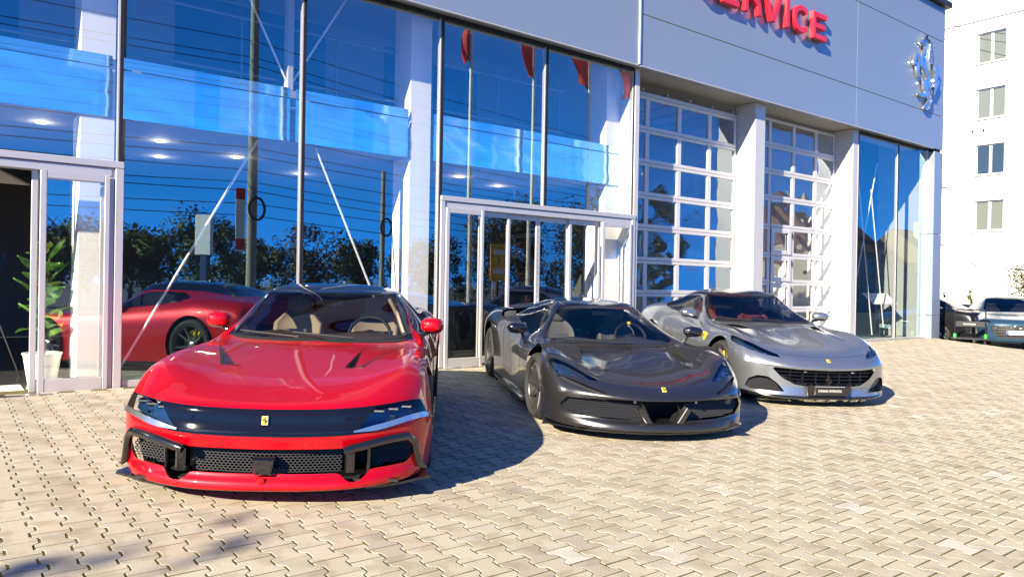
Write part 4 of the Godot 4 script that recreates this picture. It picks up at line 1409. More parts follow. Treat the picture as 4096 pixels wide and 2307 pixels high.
func cut(s: Soup, f: Callable, box: AABB) -> Array:
	# splits the sheet along f = 0: [the part where f < 0, the rest]
	var a := Soup.new()
	var b := Soup.new()
	for i in range(0, s.v.size(), 3):
		var lo := s.v[i].min(s.v[i + 1]).min(s.v[i + 2])
		var hi := s.v[i].max(s.v[i + 1]).max(s.v[i + 2])
		if not box.intersects(AABB(lo, hi - lo + Vector3(1e-4, 1e-4, 1e-4))):
			for q in 3:
				b.v.append(s.v[i + q]); b.n.append(s.n[i + q]); b.p.append(s.p[i + q])
			continue
		var d := [f.call(s.v[i], s.p[i]), f.call(s.v[i + 1], s.p[i + 1]), f.call(s.v[i + 2], s.p[i + 2])]
		for side in 2:
			var o: Soup = a if side == 0 else b
			var sg := 1.0 if side == 0 else -1.0
			var pv := []
			for q in 3:
				var r := (q + 1) % 3
				var dq: float = d[q] * sg
				var dr: float = d[r] * sg
				if dq < 0: pv.append([s.v[i + q], s.n[i + q], s.p[i + q]])
				if (dq < 0) != (dr < 0):
					var t := dq / (dq - dr)
					pv.append([s.v[i + q].lerp(s.v[i + r], t), s.n[i + q].lerp(s.n[i + r], t).normalized(), s.p[i + q].lerp(s.p[i + r], t)])
			for q in range(1, pv.size() - 1):
				for e in [0, q, q + 1]:
					o.v.append(pv[e][0]); o.n.append(pv[e][1]); o.p.append(pv[e][2])
	return [a, b]


func poly_dist(p: Vector2, poly: PackedVector2Array) -> float:
	var d := 1e9
	var inside := false
	var j := poly.size() - 1
	for i in poly.size():
		var a := poly[j]
		var b := poly[i]
		var e := b - a
		var t := clampf((p - a).dot(e) / maxf(e.length_squared(), 1e-12), 0, 1)
		d = minf(d, p.distance_squared_to(a + e * t))
		if (b.y > p.y) != (a.y > p.y) and p.x < (a.x - b.x) * (p.y - b.y) / (a.y - b.y) + b.x:
			inside = not inside
		j = i
	return -sqrt(d) if inside else sqrt(d)


func pv2(a: Array) -> PackedVector2Array:
	var o := PackedVector2Array()
	for q in a: o.append(Vector2(q[0], q[1]))
	return o


func front_region(a: Array) -> Callable:
	var poly := pv2(a)
	return func(v: Vector3, _p: Vector2) -> float: return poly_dist(Vector2(v.x, v.y), poly)


func top_region(a: Array) -> Callable:
	var poly := pv2(a)
	return func(v: Vector3, _p: Vector2) -> float: return poly_dist(Vector2(v.x, v.z), poly)


func side_region(a: Array) -> Callable:
	var poly := pv2(a)
	return func(v: Vector3, _p: Vector2) -> float: return poly_dist(Vector2(v.z, v.y), poly)


func net_region(a: Array) -> Callable:
	var poly := pv2(a)
	return func(_v: Vector3, p: Vector2) -> float: return poly_dist(p, poly)


func round_region(z: float, y: float, r: float) -> Callable:
	return func(v: Vector3, _p: Vector2) -> float: return Vector2(v.z - z, v.y - y).length() - r


func both_sides(s: Soup, push := 0.0) -> MB:
	var mb := MB.new()
	for sg in [1.0, -1.0]:
		for i in s.v.size():
			var w := s.v[i] + s.n[i] * push
			mb.v.append(Vector3(w.x * sg, w.y, w.z))
			mb.n.append(Vector3(s.n[i].x * sg, s.n[i].y, s.n[i].z))
	return mb


func one_side(s: Soup, sg: float, push := 0.0) -> MB:
	var mb := MB.new()
	for i in s.v.size():
		var w := s.v[i] + s.n[i] * push
		mb.v.append(Vector3(w.x * sg, w.y, w.z))
		mb.n.append(Vector3(s.n[i].x * sg, s.n[i].y, s.n[i].z))
	return mb


func ribbon(sh: Shell, path: Array, width: float, lift: float, sg := 1.0, thick := 0.006) -> MB:
	# a flat strip that follows the body along a path on the net, standing proud of it
	var mb := MB.new()
	var pts := []
	var steps := []
	for i in path.size() - 1:
		var a := Vector2(path[i][0], path[i][1])
		var b := Vector2(path[i + 1][0], path[i + 1][1])
		for q in 8: steps.append(a.lerp(b, q / 8.0))
	steps.append(Vector2(path[-1][0], path[-1][1]))
	for i in steps.size():
		var c := sh.at(steps[i].x, steps[i].y)
		var c2 := sh.at(steps[mini(i + 1, steps.size() - 1)].x, steps[mini(i + 1, steps.size() - 1)].y)
		var c0 := sh.at(steps[maxi(i - 1, 0)].x, steps[maxi(i - 1, 0)].y)
		var nn := sh.nat(steps[i].x, steps[i].y)
		var tt := (c2 - c0).normalized()
		var side := nn.cross(tt).normalized()
		var w := width * (minf(1.0, 4.0 * minf(i, steps.size() - 1 - i) / steps.size() + 0.25))
		pts.append([c + side * w / 2, c - side * w / 2, nn, side])
	var f := func(q: Vector3) -> Vector3: return Vector3(q.x * sg, q.y, q.z)
	for i in pts.size() - 1:
		var a = pts[i]
		var b = pts[i + 1]
		var n0: Vector3 = f.call(a[2])
		var n1: Vector3 = f.call(b[2])
		mb.trin(f.call(a[0] + a[2] * lift), f.call(a[1] + a[2] * lift), f.call(b[1] + b[2] * lift), n0, n0, n1)
		mb.trin(f.call(a[0] + a[2] * lift), f.call(b[1] + b[2] * lift), f.call(b[0] + b[2] * lift), n0, n1, n1)
		for e in 2:
			var s0: Vector3 = f.call(a[3] * (1 if e == 0 else -1))
			mb.trin(f.call(a[e] + a[2] * lift), f.call(b[e] + b[2] * lift), f.call(b[e] + b[2] * (lift - thick)), s0, s0, s0)
			mb.trin(f.call(a[e] + a[2] * lift), f.call(b[e] + b[2] * (lift - thick)), f.call(a[e] + a[2] * (lift - thick)), s0, s0, s0)
	return mb


func hex_lattice(poly: PackedVector2Array, pitch: float, bar: float, at: Callable, squash := 0.6) -> MB:
	# honeycomb of thin bars inside an outline; at() lays a front-view point on the grille
	var mb := MB.new()
	var r := Rect2(poly[0], Vector2.ZERO)
	for q in poly: r = r.expand(q)
	var dy := pitch * squash
	var row := 0
	var y := r.position.y
	while y < r.end.y + dy:
		var x := r.position.x + (pitch / 2 if row % 2 else 0.0)
		while x < r.end.x + pitch:
			var c := Vector2(x, y)
			var legs := [[Vector2(-pitch / 2, dy / 3), Vector2(0, dy * 2 / 3)], [Vector2(0, dy * 2 / 3), Vector2(pitch / 2, dy / 3)], [Vector2(pitch / 2, dy / 3), Vector2(pitch / 2, -dy / 3)]]
			for l in legs:
				var a: Vector2 = c + l[0]
				var b: Vector2 = c + l[1]
				if Geometry2D.is_point_in_polygon(a, poly) and Geometry2D.is_point_in_polygon(b, poly):
					var d := (b - a).normalized()
					var s := Vector2(-d.y, d.x) * bar / 2
					var p0: Vector3 = at.call(a + s)
					var p1: Vector3 = at.call(b + s)
					var p2: Vector3 = at.call(b - s)
					var p3: Vector3 = at.call(a - s)
					mb.facing(p0, p1, p2, p3, Vector3(0, 0.25, 1).normalized())
					var k := Vector3(0, 0, -0.006)
					mb.facing(p0, p1, p1 + k, p0 + k, Vector3(s.x, s.y, 0).normalized())
					mb.facing(p3, p2, p2 + k, p3 + k, -Vector3(s.x, s.y, 0).normalized())
			x += pitch
		y += dy
		row += 1
	return mb


func ellipsoid(c: Vector3, r: Vector3, power := 1.0, b := Basis()) -> MB:
	var g := []
	for i in 17:
		var t := -PI / 2 + PI * i / 16
		var row := PackedVector3Array()
		for j in 24:
			var w := TAU * j / 24
			var q := Vector3(cos(t) * cos(w), sin(t), cos(t) * sin(w))
			if power != 1.0:
				q = Vector3(signf(q.x) * pow(absf(q.x), power), signf(q.y) * pow(absf(q.y), power), signf(q.z) * pow(absf(q.z), power))
			row.append(c + b * (q * r))
		g.append(row)
	var mb := MB.new().grid(g, true)
	for i in mb.v.size():
		if mb.n[i].dot(mb.v[i] - c) < 0: mb.n[i] = -mb.n[i]
		if mb.n[i].length() < 0.5: mb.n[i] = (mb.v[i] - c).normalized()
	return mb


func add_wheel(car: Node3D, at: Vector3, sg: float, r: float, w: float, steer: float, style: Dictionary) -> void:
	# tyre, rim with spokes, brake disc, caliper, centre cap; the axle runs along x and sg tells the outer side
	var wh := base("wheel", at, steer, car)
	var x := Transform3D(Basis(Vector3(0, -1, 0), Vector3(sg, 0, 0), Vector3(0, 0, sg)), Vector3.ZERO)
	var rr: float = style.get("rim", 0.265)
	var t := [[rr - 0.01, -w / 2 + 0.02], [rr + 0.012, -w / 2 + 0.004], [r - 0.045, -w / 2 - 0.006], [r - 0.02, -w / 2 + 0.012], [r - 0.004, -w / 2 + 0.045], [r, 0.0], [r - 0.004, w / 2 - 0.045], [r - 0.02, w / 2 - 0.012], [r - 0.045, w / 2 + 0.006], [rr + 0.012, w / 2 - 0.004], [rr - 0.01, w / 2 - 0.02]]
	obj("tyre", MB.new().lathe(t, 48, x), M("tyre_rubber", lin(0.018, 0.018, 0.019), 0.75), wh)
	var rim_m: Material = style.mat
	obj("rim", MB.new().lathe([[rr - 0.02, -w / 2 + 0.03], [rr - 0.03, 0.0], [rr - 0.012, w / 2 - 0.035], [rr + 0.006, w / 2 - 0.012], [rr + 0.012, w / 2 - 0.004], [rr + 0.010, w / 2 - 0.02]], 48, x), rim_m, wh)
	obj("brake_disc", MB.new().lathe([[0.09, w / 2 - 0.13], [0.195, w / 2 - 0.13], [0.195, w / 2 - 0.155], [0.09, w / 2 - 0.155]], 32, x), M("brake_disc", lin(0.16, 0.155, 0.15), 0.45, 0.7), wh)
	var cal := MB.new()
	cal.lathe([[0.13, w / 2 - 0.10], [0.215, w / 2 - 0.10], [0.225, w / 2 - 0.115], [0.225, w / 2 - 0.17], [0.13, w / 2 - 0.17]], 10, x, -0.5 if sg > 0 else PI - 0.5, 0.5 if sg > 0 else PI + 0.5)
	obj("brake_caliper", cal, style.caliper, wh)
	var face := w / 2 - 0.025
	var cnt: int = style.get("spokes", 5)
	for i in cnt:
		var mb := MB.new()
		for q in ([-1, 1] if style.get("twin", true) else [0]):
			var w0: float = TAU * i / cnt + q * 0.10
			var w1: float = TAU * i / cnt + q * style.get("splay", 0.24)
			var a := Vector3(cos(w0) * 0.05, face - 0.045, sin(w0) * 0.05)
			var b := Vector3(cos(w1) * (rr - 0.012), face - 0.004, sin(w1) * (rr - 0.012))
			var d := (b - a).normalized()
			var s := d.cross(Vector3.UP).normalized()
			var u := s.cross(d).normalized()
			if u.y < 0: u = -u
			var h0: float = style.get("wide", 0.018)
			for f in [[-1, 0.0, 1, 0.0]]:
				var p := []
				for e in [[a, 1.35], [b, 0.9]]:
					p.append([e[0] + s * h0 * e[1] * 0.55, e[0] + s * h0 * e[1] - u * 0.03, e[0] - s * h0 * e[1] - u * 0.03, e[0] - s * h0 * e[1] * 0.55])
				for k in 3:
					mb.quad(x * p[0][k], x * p[1][k], x * p[1][k + 1], x * p[0][k + 1])
				mb.quad(x * p[0][3], x * p[1][3], x * p[1][0], x * p[0][0])
		fix_out(mb, x * Vector3(0, -1, 0))
		obj("spoke", mb, rim_m, wh)
	obj("centre_cap", MB.new().lathe([[0.07, face - 0.06], [0.062, face - 0.03], [0.035, face - 0.022], [0.0, face - 0.02]], 20, x), rim_m, wh)


func fix_out(mb: MB, from: Vector3) -> void:
	# spoke faces look away from the hub's inner side
	for i in range(0, mb.v.size(), 3):
		var c := (mb.v[i] + mb.v[i + 1] + mb.v[i + 2]) / 3 - from * 0.02
		if mb.n[i].dot(c - from * 0.3) < -0.5:
			for q in 3: mb.n[i + q] = -mb.n[i + q]


func wheel_well(car: Node3D, z: float, y: float, r: float, m: Material) -> void:
	for sg in [-1, 1]:
		var x := Transform3D(Basis(Vector3(0, -1, 0), Vector3(sg, 0, 0), Vector3(0, 0, sg)), Vector3(0, y, z))
		obj("wheel_well", MB.new().lathe([[0.0, 0.55], [r + 0.02, 0.55], [r + 0.02, 0.93]], 32, x), m, car)


func seat_pair(car: Node3D, x: float, z: float, y: float, m: Material, s := 1.0) -> void:
	for sg in [-1, 1]:
		var st := base("seat", Vector3(sg * x, y, z), 0.0, car)
		var back := []
		for i in 9:
			var t := i / 8.0
			var w := (0.25 - 0.03 * t) * s if t < 0.72 else 0.235 * s * (1.0 - 0.62 * smoothstep(0.72, 1.0, t))
			var row := PackedVector3Array()
			for j in 13:
				var u := -1.0 + j / 6.0
				row.append(Vector3(u * w, t * 0.64 * s, -0.24 * t + 0.075 * pow(absf(u), 3.0) * (1.0 - 0.5 * t)))
			for j in 13:
				var u := 1.0 - j / 6.0
				row.append(Vector3(u * w, t * 0.64 * s, -0.24 * t - 0.09 + 0.03 * u * u))
			back.append(row)
		obj("backrest", MB.new().grid(back, true), m, st)
		obj("headrest", ellipsoid(Vector3(0, 0.66 * s, -0.22), Vector3(0.12, 0.085, 0.055), 0.75), m, st)
		obj("cushion", MB.new().cbox(Vector3(-0.25, -0.12, -0.1), Vector3(0.25, 0.04, 0.45), 0.04), m, st)
		obj("seat_badge_plate", MB.new().cbox(Vector3(-0.10, 0.40 * s, -0.06), Vector3(0.10, 0.43 * s, -0.045), 0.004), M("seat_trim", lin(0.55, 0.56, 0.55), 0.3, 0.8), st)


func steering_wheel(car: Node3D, at: Vector3, m: Material, mark: bool) -> void:
	var sw := base("steering_wheel", at, 0.0, car)
	sw.rotation.x = deg_to_rad(-28)
	var ring := []
	for i in 33:
		var w := TAU * i / 32
		ring.append(Vector3(cos(w) * 0.185, sin(w) * 0.175, 0))
	obj("wheel_rim", MB.new().tube(ring, 0.016, 8, false), m, sw)
	obj("wheel_hub", ellipsoid(Vector3(0, -0.01, 0.0), Vector3(0.07, 0.06, 0.03)), m, sw)
	for w in [0.0, PI, -PI / 2]:
		obj("wheel_spoke", MB.new().tube([Vector3.ZERO, Vector3(cos(w) * 0.18, sin(w) * 0.17, 0)], 0.014, 6), m, sw)
	if mark:
		obj("centre_mark", MB.new().cbox(Vector3(-0.02, 0.158, -0.018), Vector3(0.02, 0.194, 0.018), 0.004), M("mark_yellow", lin(0.85, 0.6, 0.02), 0.5), sw)


func mirror_pair(car: Node3D, at: Vector3, paint: Material, black: Material, size := Vector3(0.115, 0.068, 0.09), foot := Vector3(-0.2, -0.1, 0.05)) -> void:
	for sg in [-1, 1]:
		var m := base("door_mirror", Vector3(at.x * sg, at.y, at.z), 0.0, car)
		var h := ellipsoid(Vector3.ZERO, size, 0.82, Basis(Vector3.UP, -0.18 * sg))
		for i in h.v.size():   # flat back that holds the glass
			if h.v[i].z < -0.035: h.v[i].z = -0.035
		obj("housing", h, paint, m)
		obj("mirror_glass", ellipsoid(Vector3(0, 0, -0.037), Vector3(size.x * 0.86, size.y * 0.8, 0.004)), M("mirror_glass", lin(0.6, 0.65, 0.7), 0.02, 1.0), m)
		obj("mirror_foot", MB.new().tube([Vector3(-0.02 * sg, -size.y * 0.75, 0.0), Vector3(foot.x * 0.5 * sg, -size.y * 0.95, foot.z * 0.5), Vector3(foot.x * sg, foot.y, foot.z)], [0.022, 0.018, 0.022], 10), black, m)
		obj("lower_shell", ellipsoid(Vector3(0, -size.y * 0.62, 0.0), Vector3(size.x * 0.82, 0.028, size.z * 0.8), 0.85), black, m)


func wiper(car: Node3D, sh: Shell, path: Array, black: Material) -> void:
	var pts := []
	for q in path: pts.append(Vector3(sh.at(q[0], absf(q[1])).x * (1 if q[1] >= 0 else -1), sh.at(q[0], absf(q[1])).y, sh.at(q[0], absf(q[1])).z) + sh.nat(q[0], absf(q[1])) * Vector3(1 if q[1] >= 0 else -1, 1, 1) * 0.022)
	obj("wiper", MB.new().tube(pts, 0.009, 6), black, car)


func badge(car: Node3D, at: Vector3, tilt: float) -> void:
	# small yellow rectangular badge with a dark horse on it
	var e := base("badge", at, 0.0, car)
	e.rotation.x = tilt
	e.scale = Vector3(0.8, 0.8, 1.0)
	obj("badge_plate", MB.new().cbox(Vector3(-0.026, -0.036, -0.004), Vector3(0.026, 0.036, 0.004), 0.003), M("badge_rim", lin(0.7, 0.7, 0.66), 0.2, 0.9), e)
	obj("badge_field", MB.new().cbox(Vector3(-0.022, -0.032, 0.0), Vector3(0.022, 0.032, 0.006), 0.002), M("badge_yellow", lin(0.85, 0.58, 0.03), 0.35), e)
	var h := MB.new()
	for o in horse_outlines():
		var p := PackedVector2Array()
		for q in o: p.append(Vector2((q.x - 0.36) * 0.05, (q.y - 0.5) * 0.05))
		h.prism(p, 0.004, 0.0085)
	obj("badge_horse", h, M("gasket_black", Color()), e)


func place_car(o: Node3D, px: float, pz: float, psi: float) -> void:
	var up := Vector3(0, 1, SLOPE).normalized()
	var h := Vector3(-sin(psi), 0, cos(psi))
	var z := (h - up * h.dot(up)).normalized()
	o.transform = Transform3D(Basis(up.cross(z), up, z), Vector3(px, ground_y(pz), pz))


func paint(key: String, c: Color, metal: float, rough: float) -> StandardMaterial3D:
	return M(key, c, rough, metal, {"clearcoat_enabled": true, "clearcoat": 0.85, "clearcoat_roughness": 0.02, "metallic_specular": 0.3})


# ---------------------------------------------------------------- the cars
func build_cars() -> void:
	var red := build_red_gt()
	place_car(red, 1.59, 4.896, deg_to_rad(32.6))
	var grey := build_grey_supercar()
	place_car(grey, 5.175, 4.967, deg_to_rad(26.73))
	var silver := build_silver_gt()
	place_car(silver, 8.355, 4.712, deg_to_rad(29.23))


func car_black() -> StandardMaterial3D:
	return M("car_black_gloss", lin(0.006, 0.006, 0.008), 0.12, 0.0, {"clearcoat_enabled": true, "clearcoat": 1.0, "clearcoat_roughness": 0.02})


func car_matt() -> StandardMaterial3D:
	return M("car_black_matt", lin(0.012, 0.012, 0.013), 0.6)


func carbon() -> StandardMaterial3D:
	return M("carbon_fibre", lin(0.010, 0.010, 0.011), 0.22, 0.2, {"clearcoat_enabled": true, "clearcoat": 1.0, "clearcoat_roughness": 0.03})


func cabin(car: Node3D, floor_y: float, z0: float, z1: float, half: float, m: Material) -> void:
	obj("cabin_floor", MB.new().box(Vector3(-half, floor_y - 0.02, z1), Vector3(half, floor_y, z0)), m, car)
	obj("bulkhead", MB.new().box(Vector3(-half, floor_y, z0), Vector3(half, floor_y + 0.38, z0 + 0.02)), m, car)


func dashboard(car: Node3D, z: float, y: float, half: float, m: Material, depth := 0.55) -> void:
	var g := []
	for i in 9:
		var t := i / 8.0
		var row := PackedVector3Array()
		for j in 17:
			var u := -1.0 + j / 8.0
			var bump := 0.045 * exp(-pow((u - 0.5) * 4.0, 2)) + 0.03 * exp(-pow((u + 0.5) * 4.0, 2))
			row.append(Vector3(u * half, y - 0.02 + bump * sin(PI * t) + 0.03 * sin(PI * t) - 0.22 * smoothstep(0.75, 1.0, t), z - depth * t))
		g.append(row)
	obj("dashboard", MB.new().grid(g), m, car)


func build_red_gt() -> Node3D:
	var car := thing("sports_car", "glossy red long hooded coupe with black nose band and black roof", "car", Vector3.ZERO, 0.0, "sports cars parked on the forecourt")
	var sh := Shell.new()
	sh.make([
		[0, .13, -.30, .25, .13, -.30, .48, .13, -.32, .68, .13, -.38, .82, .13, -.46, .88, .13, -.50, .90, .13, -.52, .91, .13, -.54, .92, .13, -.56],
		[0, .125, .03, .25, .125, .02, .48, .128, -.02, .68, .135, -.10, .84, .145, -.22, .915, .15, -.34, .93, .148, -.44, .935, .14, -.50, .935, .13, -.56],
		[0, .165, .035, .25, .165, .025, .48, .168, -.015, .68, .175, -.09, .845, .185, -.21, .93, .19, -.33, .95, .185, -.44, .955, .165, -.51, .955, .135, -.57],
		[0, .22, .0, .25, .22, -.01, .48, .222, -.05, .68, .23, -.12, .85, .245, -.235, .94, .25, -.35, .965, .235, -.45, .97, .19, -.52, .965, .14, -.58],
		[0, .375, .01, .25, .376, .0, .48, .382, -.035, .68, .392, -.105, .86, .405, -.225, .955, .40, -.36, .985, .36, -.46, .985, .25, -.535, .97, .14, -.59],
		[0, .45, .02, .25, .452, .012, .48, .46, -.02, .68, .475, -.095, .86, .50, -.225, .96, .49, -.37, .99, .42, -.47, .99, .28, -.545, .972, .14, -.60],
		[0, .515, .0, .25, .517, -.008, .48, .525, -.04, .68, .54, -.115, .86, .565, -.25, .965, .55, -.40, .995, .46, -.49, .993, .30, -.555, .973, .14, -.61],
		[0, .61, -.03, .25, .613, -.038, .48, .62, -.07, .68, .632, -.15, .85, .64, -.29, .95, .615, -.44, .99, .50, -.52, .995, .32, -.57, .974, .14, -.62],
		[0, .665, -.20, .25, .67, -.20, .48, .685, -.225, .68, .71, -.29, .83, .72, -.40, .935, .69, -.52, .985, .55, -.57, .997, .34, -.60, .975, .14, -.64],
		[0, .715, -.45, .24, .72, -.45, .46, .735, -.46, .66, .77, -.49, .81, .79, -.55, .925, .745, -.62, .98, .60, -.64, .997, .36, -.65, .975, .14, -.67],
		[-.95, 0, .775, .23, .78, .44, .79, .64, .815, .80, .835, .92, .79, .98, .64, .997, .40, .975, .14],
		[-1.35, 0, .82, .23, .822, .44, .825, .64, .835, .81, .838, .925, .79, .975, .66, .985, .42, .965, .14],
		[0, .858, -1.66, .22, .857, -1.68, .43, .856, -1.73, .64, .856, -1.83, .79, .858, -1.94, .91, .80, -1.88, .955, .66, -1.85, .97, .42, -1.85, .96, .14, -1.85],
		[0, 1.06, -2.05, .22, 1.056, -2.07, .42, 1.045, -2.12, .58, 1.03, -2.20, .69, 1.01, -2.28, .87, .865, -2.22, .945, .73, -2.2, .965, .45, -2.2, .95, .14, -2.2],
		[0, 1.235, -2.48, .2, 1.233, -2.49, .39, 1.23, -2.52, .515, 1.225, -2.56, .595, 1.21, -2.61, .875, .885, -2.6, .945, .74, -2.6, .96, .45, -2.6, .95, .14, -2.6],
		[-2.9, 0, 1.290, .2, 1.288, .39, 1.278, .52, 1.26, .61, 1.22, .88, .90, .95, .75, .965, .45, .95, .14],
		[-3.3, 0, 1.27, .2, 1.267, .37, 1.252, .49, 1.225, .57, 1.18, .885, .94, .97, .78, .985, .46, .96, .14],
		[-3.7, 0, 1.19, .2, 1.187, .36, 1.17, .47, 1.14, .55, 1.10, .87, .99, .985, .82, 1.0, .48, .97, .14],
		[-4.1, 0, 1.07, .2, 1.07, .36, 1.06, .5, 1.04, .66, 1.02, .86, .97, .98, .82, .99, .48, .96, .16],
		[-4.45, 0, .97, .25, .97, .48, .965, .62, .96, .74, .95, .86, .91, .95, .78, .96, .48, .94, .2],
		[0, .92, -4.70, .25, .92, -4.69, .5, .915, -4.66, .68, .905, -4.61, .8, .89, -4.54, .87, .84, -4.5, .91, .72, -4.5, .92, .47, -4.5, .9, .22, -4.5],
		[0, .6, -4.73, .25, .6, -4.72, .5, .6, -4.69, .68, .6, -4.63, .8, .58, -4.55, .86, .55, -4.5, .89, .48, -4.5, .90, .36, -4.5, .88, .2, -4.5],
		[0, .2, -4.62, .25, .2, -4.61, .5, .2, -4.58, .66, .2, -4.54, .76, .2, -4.5, .82, .2, -4.48, .85, .2, -4.48, .86, .2, -4.47, .86, .19, -4.47],
	])
	var red := paint("paint_red", lin(0.42, 0.0, 0.008), 0.3, 0.38)
	var black := car_black()
	var matt := car_matt()
	var carb := carbon()
	var s := sh.soup()
	var r
	# wheel arches
	for a in [[-.955, .36, .405], [-3.66, .37, .415]]:
		r = cut(s, round_region(a[0], a[1], a[2]), AABB(Vector3(.55, -.1, a[0] - .5), Vector3(.6, 1.0, 1.0)))
		s = r[1]
		wheel_well(car, a[0], a[1], a[2], matt)
	# mouth with its side ducts
	var mouth := [[-.1, .222], [.44, .222], [.47, .195], [.50, .172], [.56, .172], [.60, .205], [.625, .238], [.84, .25], [.885, .30], [.85, .395], [.60, .392], [.50, .378], [-.1, .372]]
	r = cut(s, front_region(mouth), AABB(Vector3(-.1, .1, -.5), Vector3(1.1, .4, .7)))
	s = r[1]
	# black band round the nose with the headlights in its ends
	var band := [[5.0, -1], [5.0, 2.3], [5.15, 3.4], [5.5, 4.6], [5.62, 5.25], [6.0, 5.05], [6.95, 4.72], [7.0, 4.2], [7.0, -1]]
	r = cut(s, net_region(band), AABB(Vector3(-.1, .40, -.6), Vector3(1.2, .3, .8)))
	s = r[1]
	var bs: Soup = r[0]
	r = cut(bs, net_region([[5.35, 2.30], [5.62, 3.6], [5.72, 4.75], [6.2, 4.75], [6.88, 4.55], [6.93, 3.7], [6.93, 2.85]]), AABB(Vector3(.3, .4, -.6), Vector3(.8, .3, .8)))
	obj("nose_band", both_sides(r[1]), M("band_dark", lin(0.005, 0.006, 0.012), 0.06, 0.0, {"metallic_specular": 0.42}), car)
	headlamps(car, r[0], 0.06, [Vector3(.66, .585, -.20), Vector3(.745, .59, -.255), Vector3(.825, .595, -.32), Vector3(.74, .545, -.25)], Vector3(0.034, 0.013, 0.03))
	# windscreen, side glass, black roof
	r = cut(s, net_region([[12.0, -1], [12.0, 4.0], [13.0, 4.22], [14.0, 4.3], [15.0, 4.3], [16.0, 4.25], [17.2, 4.0], [18.0, 3.2], [18.2, 2.0], [18.2, -1]]), AABB(Vector3(-.1, .7, -4.3), Vector3(1.1, .7, 2.8)))
	s = r[1]
	var top: Soup = r[0]
	r = cut(top, net_region([[12.12, -1], [12.12, 3.7], [12.6, 3.82], [13.88, 3.80], [13.88, -1]]), AABB(Vector3(-.1, .7, -2.7), Vector3(1.1, .6, 1.2)))
	var wind := glass_pane("car_glass", Color(0.004, 0.008, 0.012), 0.42)
	obj("windscreen", both_sides(r[0]), wind, car)
	r = cut(r[1], net_region([[16.4, -1], [16.4, 2.7], [17.4, 2.7], [17.8, -1]]), AABB(Vector3(-.1, .9, -4.3), Vector3(.8, .5, 1.2)))
	obj("rear_window", both_sides(r[0]), wind, car)
	obj("roof", both_sides(r[1]), black, car)
	r = cut(s, net_region([[12.75, 4.3], [13.5, 4.36], [14.5, 4.36], [16.0, 4.36], [16.6, 4.7], [16.2, 4.9], [13.6, 4.95], [12.7, 4.8]]), AABB(Vector3(.4, .7, -3.9), Vector3(.8, .6, 2.4)))
	s = r[1]
	obj("side_window", one_side(r[0], 1), wind, car)
	obj("side_window", one_side(r[0], -1), wind, car)
	# hood vents: panels sunk into the hood, their walls black
	var vent := [[.69, -1.40], [.49, -.745], [.355, -.775], [.43, -1.50]]
	r = cut(s, top_region(vent), AABB(Vector3(.3, .6, -1.6), Vector3(.5, .4, 1.0)))
	s = r[1]
	var vs: Soup = r[0]
	for i in vs.v.size():
		var t := clampf((vs.v[i].z + 1.45) / 0.68, 0, 1)
		vs.v[i].y -= 0.045 * smoothstep(0.0, 0.9, t)
	for sg in [1, -1]:
		obj("hood_vent", one_side(vs, sg), red, car)
		var wall := MB.new()
		for e in [[0, 1], [1, 2], [2, 3]]:
			var a: Array = vent[e[0]]
			var b: Array = vent[e[1]]
			for q in 6:
				var p0 := Vector2(lerpf(a[0], b[0], q / 6.0), lerpf(a[1], b[1], q / 6.0))
				var p1 := Vector2(lerpf(a[0], b[0], (q + 1) / 6.0), lerpf(a[1], b[1], (q + 1) / 6.0))
				var y0 := top_y(sh, p0.x, p0.y)
				var y1 := top_y(sh, p1.x, p1.y)
				wall.quad(Vector3(p0.x * sg, y0 + .001, p0.y), Vector3(p1.x * sg, y1 + .001, p1.y), Vector3(p1.x * sg, y1 - 0.055, p1.y), Vector3(p0.x * sg, y0 - 0.055, p0.y))
		obj("vent_wall", wall, matt, car)
		var slot := MB.new()
		for e in [[0, 1], [1, 2]]:
			for q in 8:
				var p0 := Vector2(lerpf(vent[e[0]][0], vent[e[1]][0], q / 8.0), lerpf(vent[e[0]][1], vent[e[1]][1], q / 8.0))
				var p1 := Vector2(lerpf(vent[e[0]][0], vent[e[1]][0], (q + 1) / 8.0), lerpf(vent[e[0]][1], vent[e[1]][1], (q + 1) / 8.0))
				var wd := 0.022 * (q + 1) / 8.0 if e[0] == 0 else 0.022
				var sd := Vector2(-(p1 - p0).y, (p1 - p0).x).normalized() * wd
				slot.quad(Vector3(p0.x * sg, top_y(sh, p0.x, p0.y) + .003, p0.y), Vector3(p1.x * sg, top_y(sh, p1.x, p1.y) + .003, p1.y), Vector3((p1.x + sd.x) * sg, top_y(sh, p1.x, p1.y) + .003, p1.y + sd.y), Vector3((p0.x + sd.x) * sg, top_y(sh, p0.x, p0.y) + .003, p0.y + sd.y))
		obj("vent_slot", slot, matt, car)
	obj("body", both_sides(s), red, car)
	# chrome blades under the headlights
	for sg in [1, -1]:
		obj("light_blade", ribbon(sh, [[5.28, 2.2], [5.45, 3.2], [5.58, 4.2], [5.62, 5.3]], 0.034, 0.016, sg, 0.016), M("blade_silver", lin(0.55, 0.57, 0.60), 0.22, 0.9), car)
	obj("blade_line", MB.new().add(ribbon(sh, [[5.35, 0.0], [5.35, 1.2], [5.3, 2.25]], 0.012, 0.008, 1, 0.008)).add(ribbon(sh, [[5.35, 0.0], [5.35, 1.2], [5.3, 2.25]], 0.012, 0.008, -1, 0.008)), black, car)
	# mouth: lining, honeycomb, ducts, camera box, carbon brackets and splitter
	obj("mouth_lining", MB.new().box(Vector3(-.88, .15, -.62), Vector3(.88, .42, -.52)).box(Vector3(-.80, .15, -.52), Vector3(.80, .165, -.12)).box(Vector3(-.80, .40, -.5), Vector3(.80, .41, -.15)), matt, car)
	var lay := func(q: Vector2) -> Vector3: return Vector3(q.x, q.y, -0.045 - 0.30 * q.x * q.x)
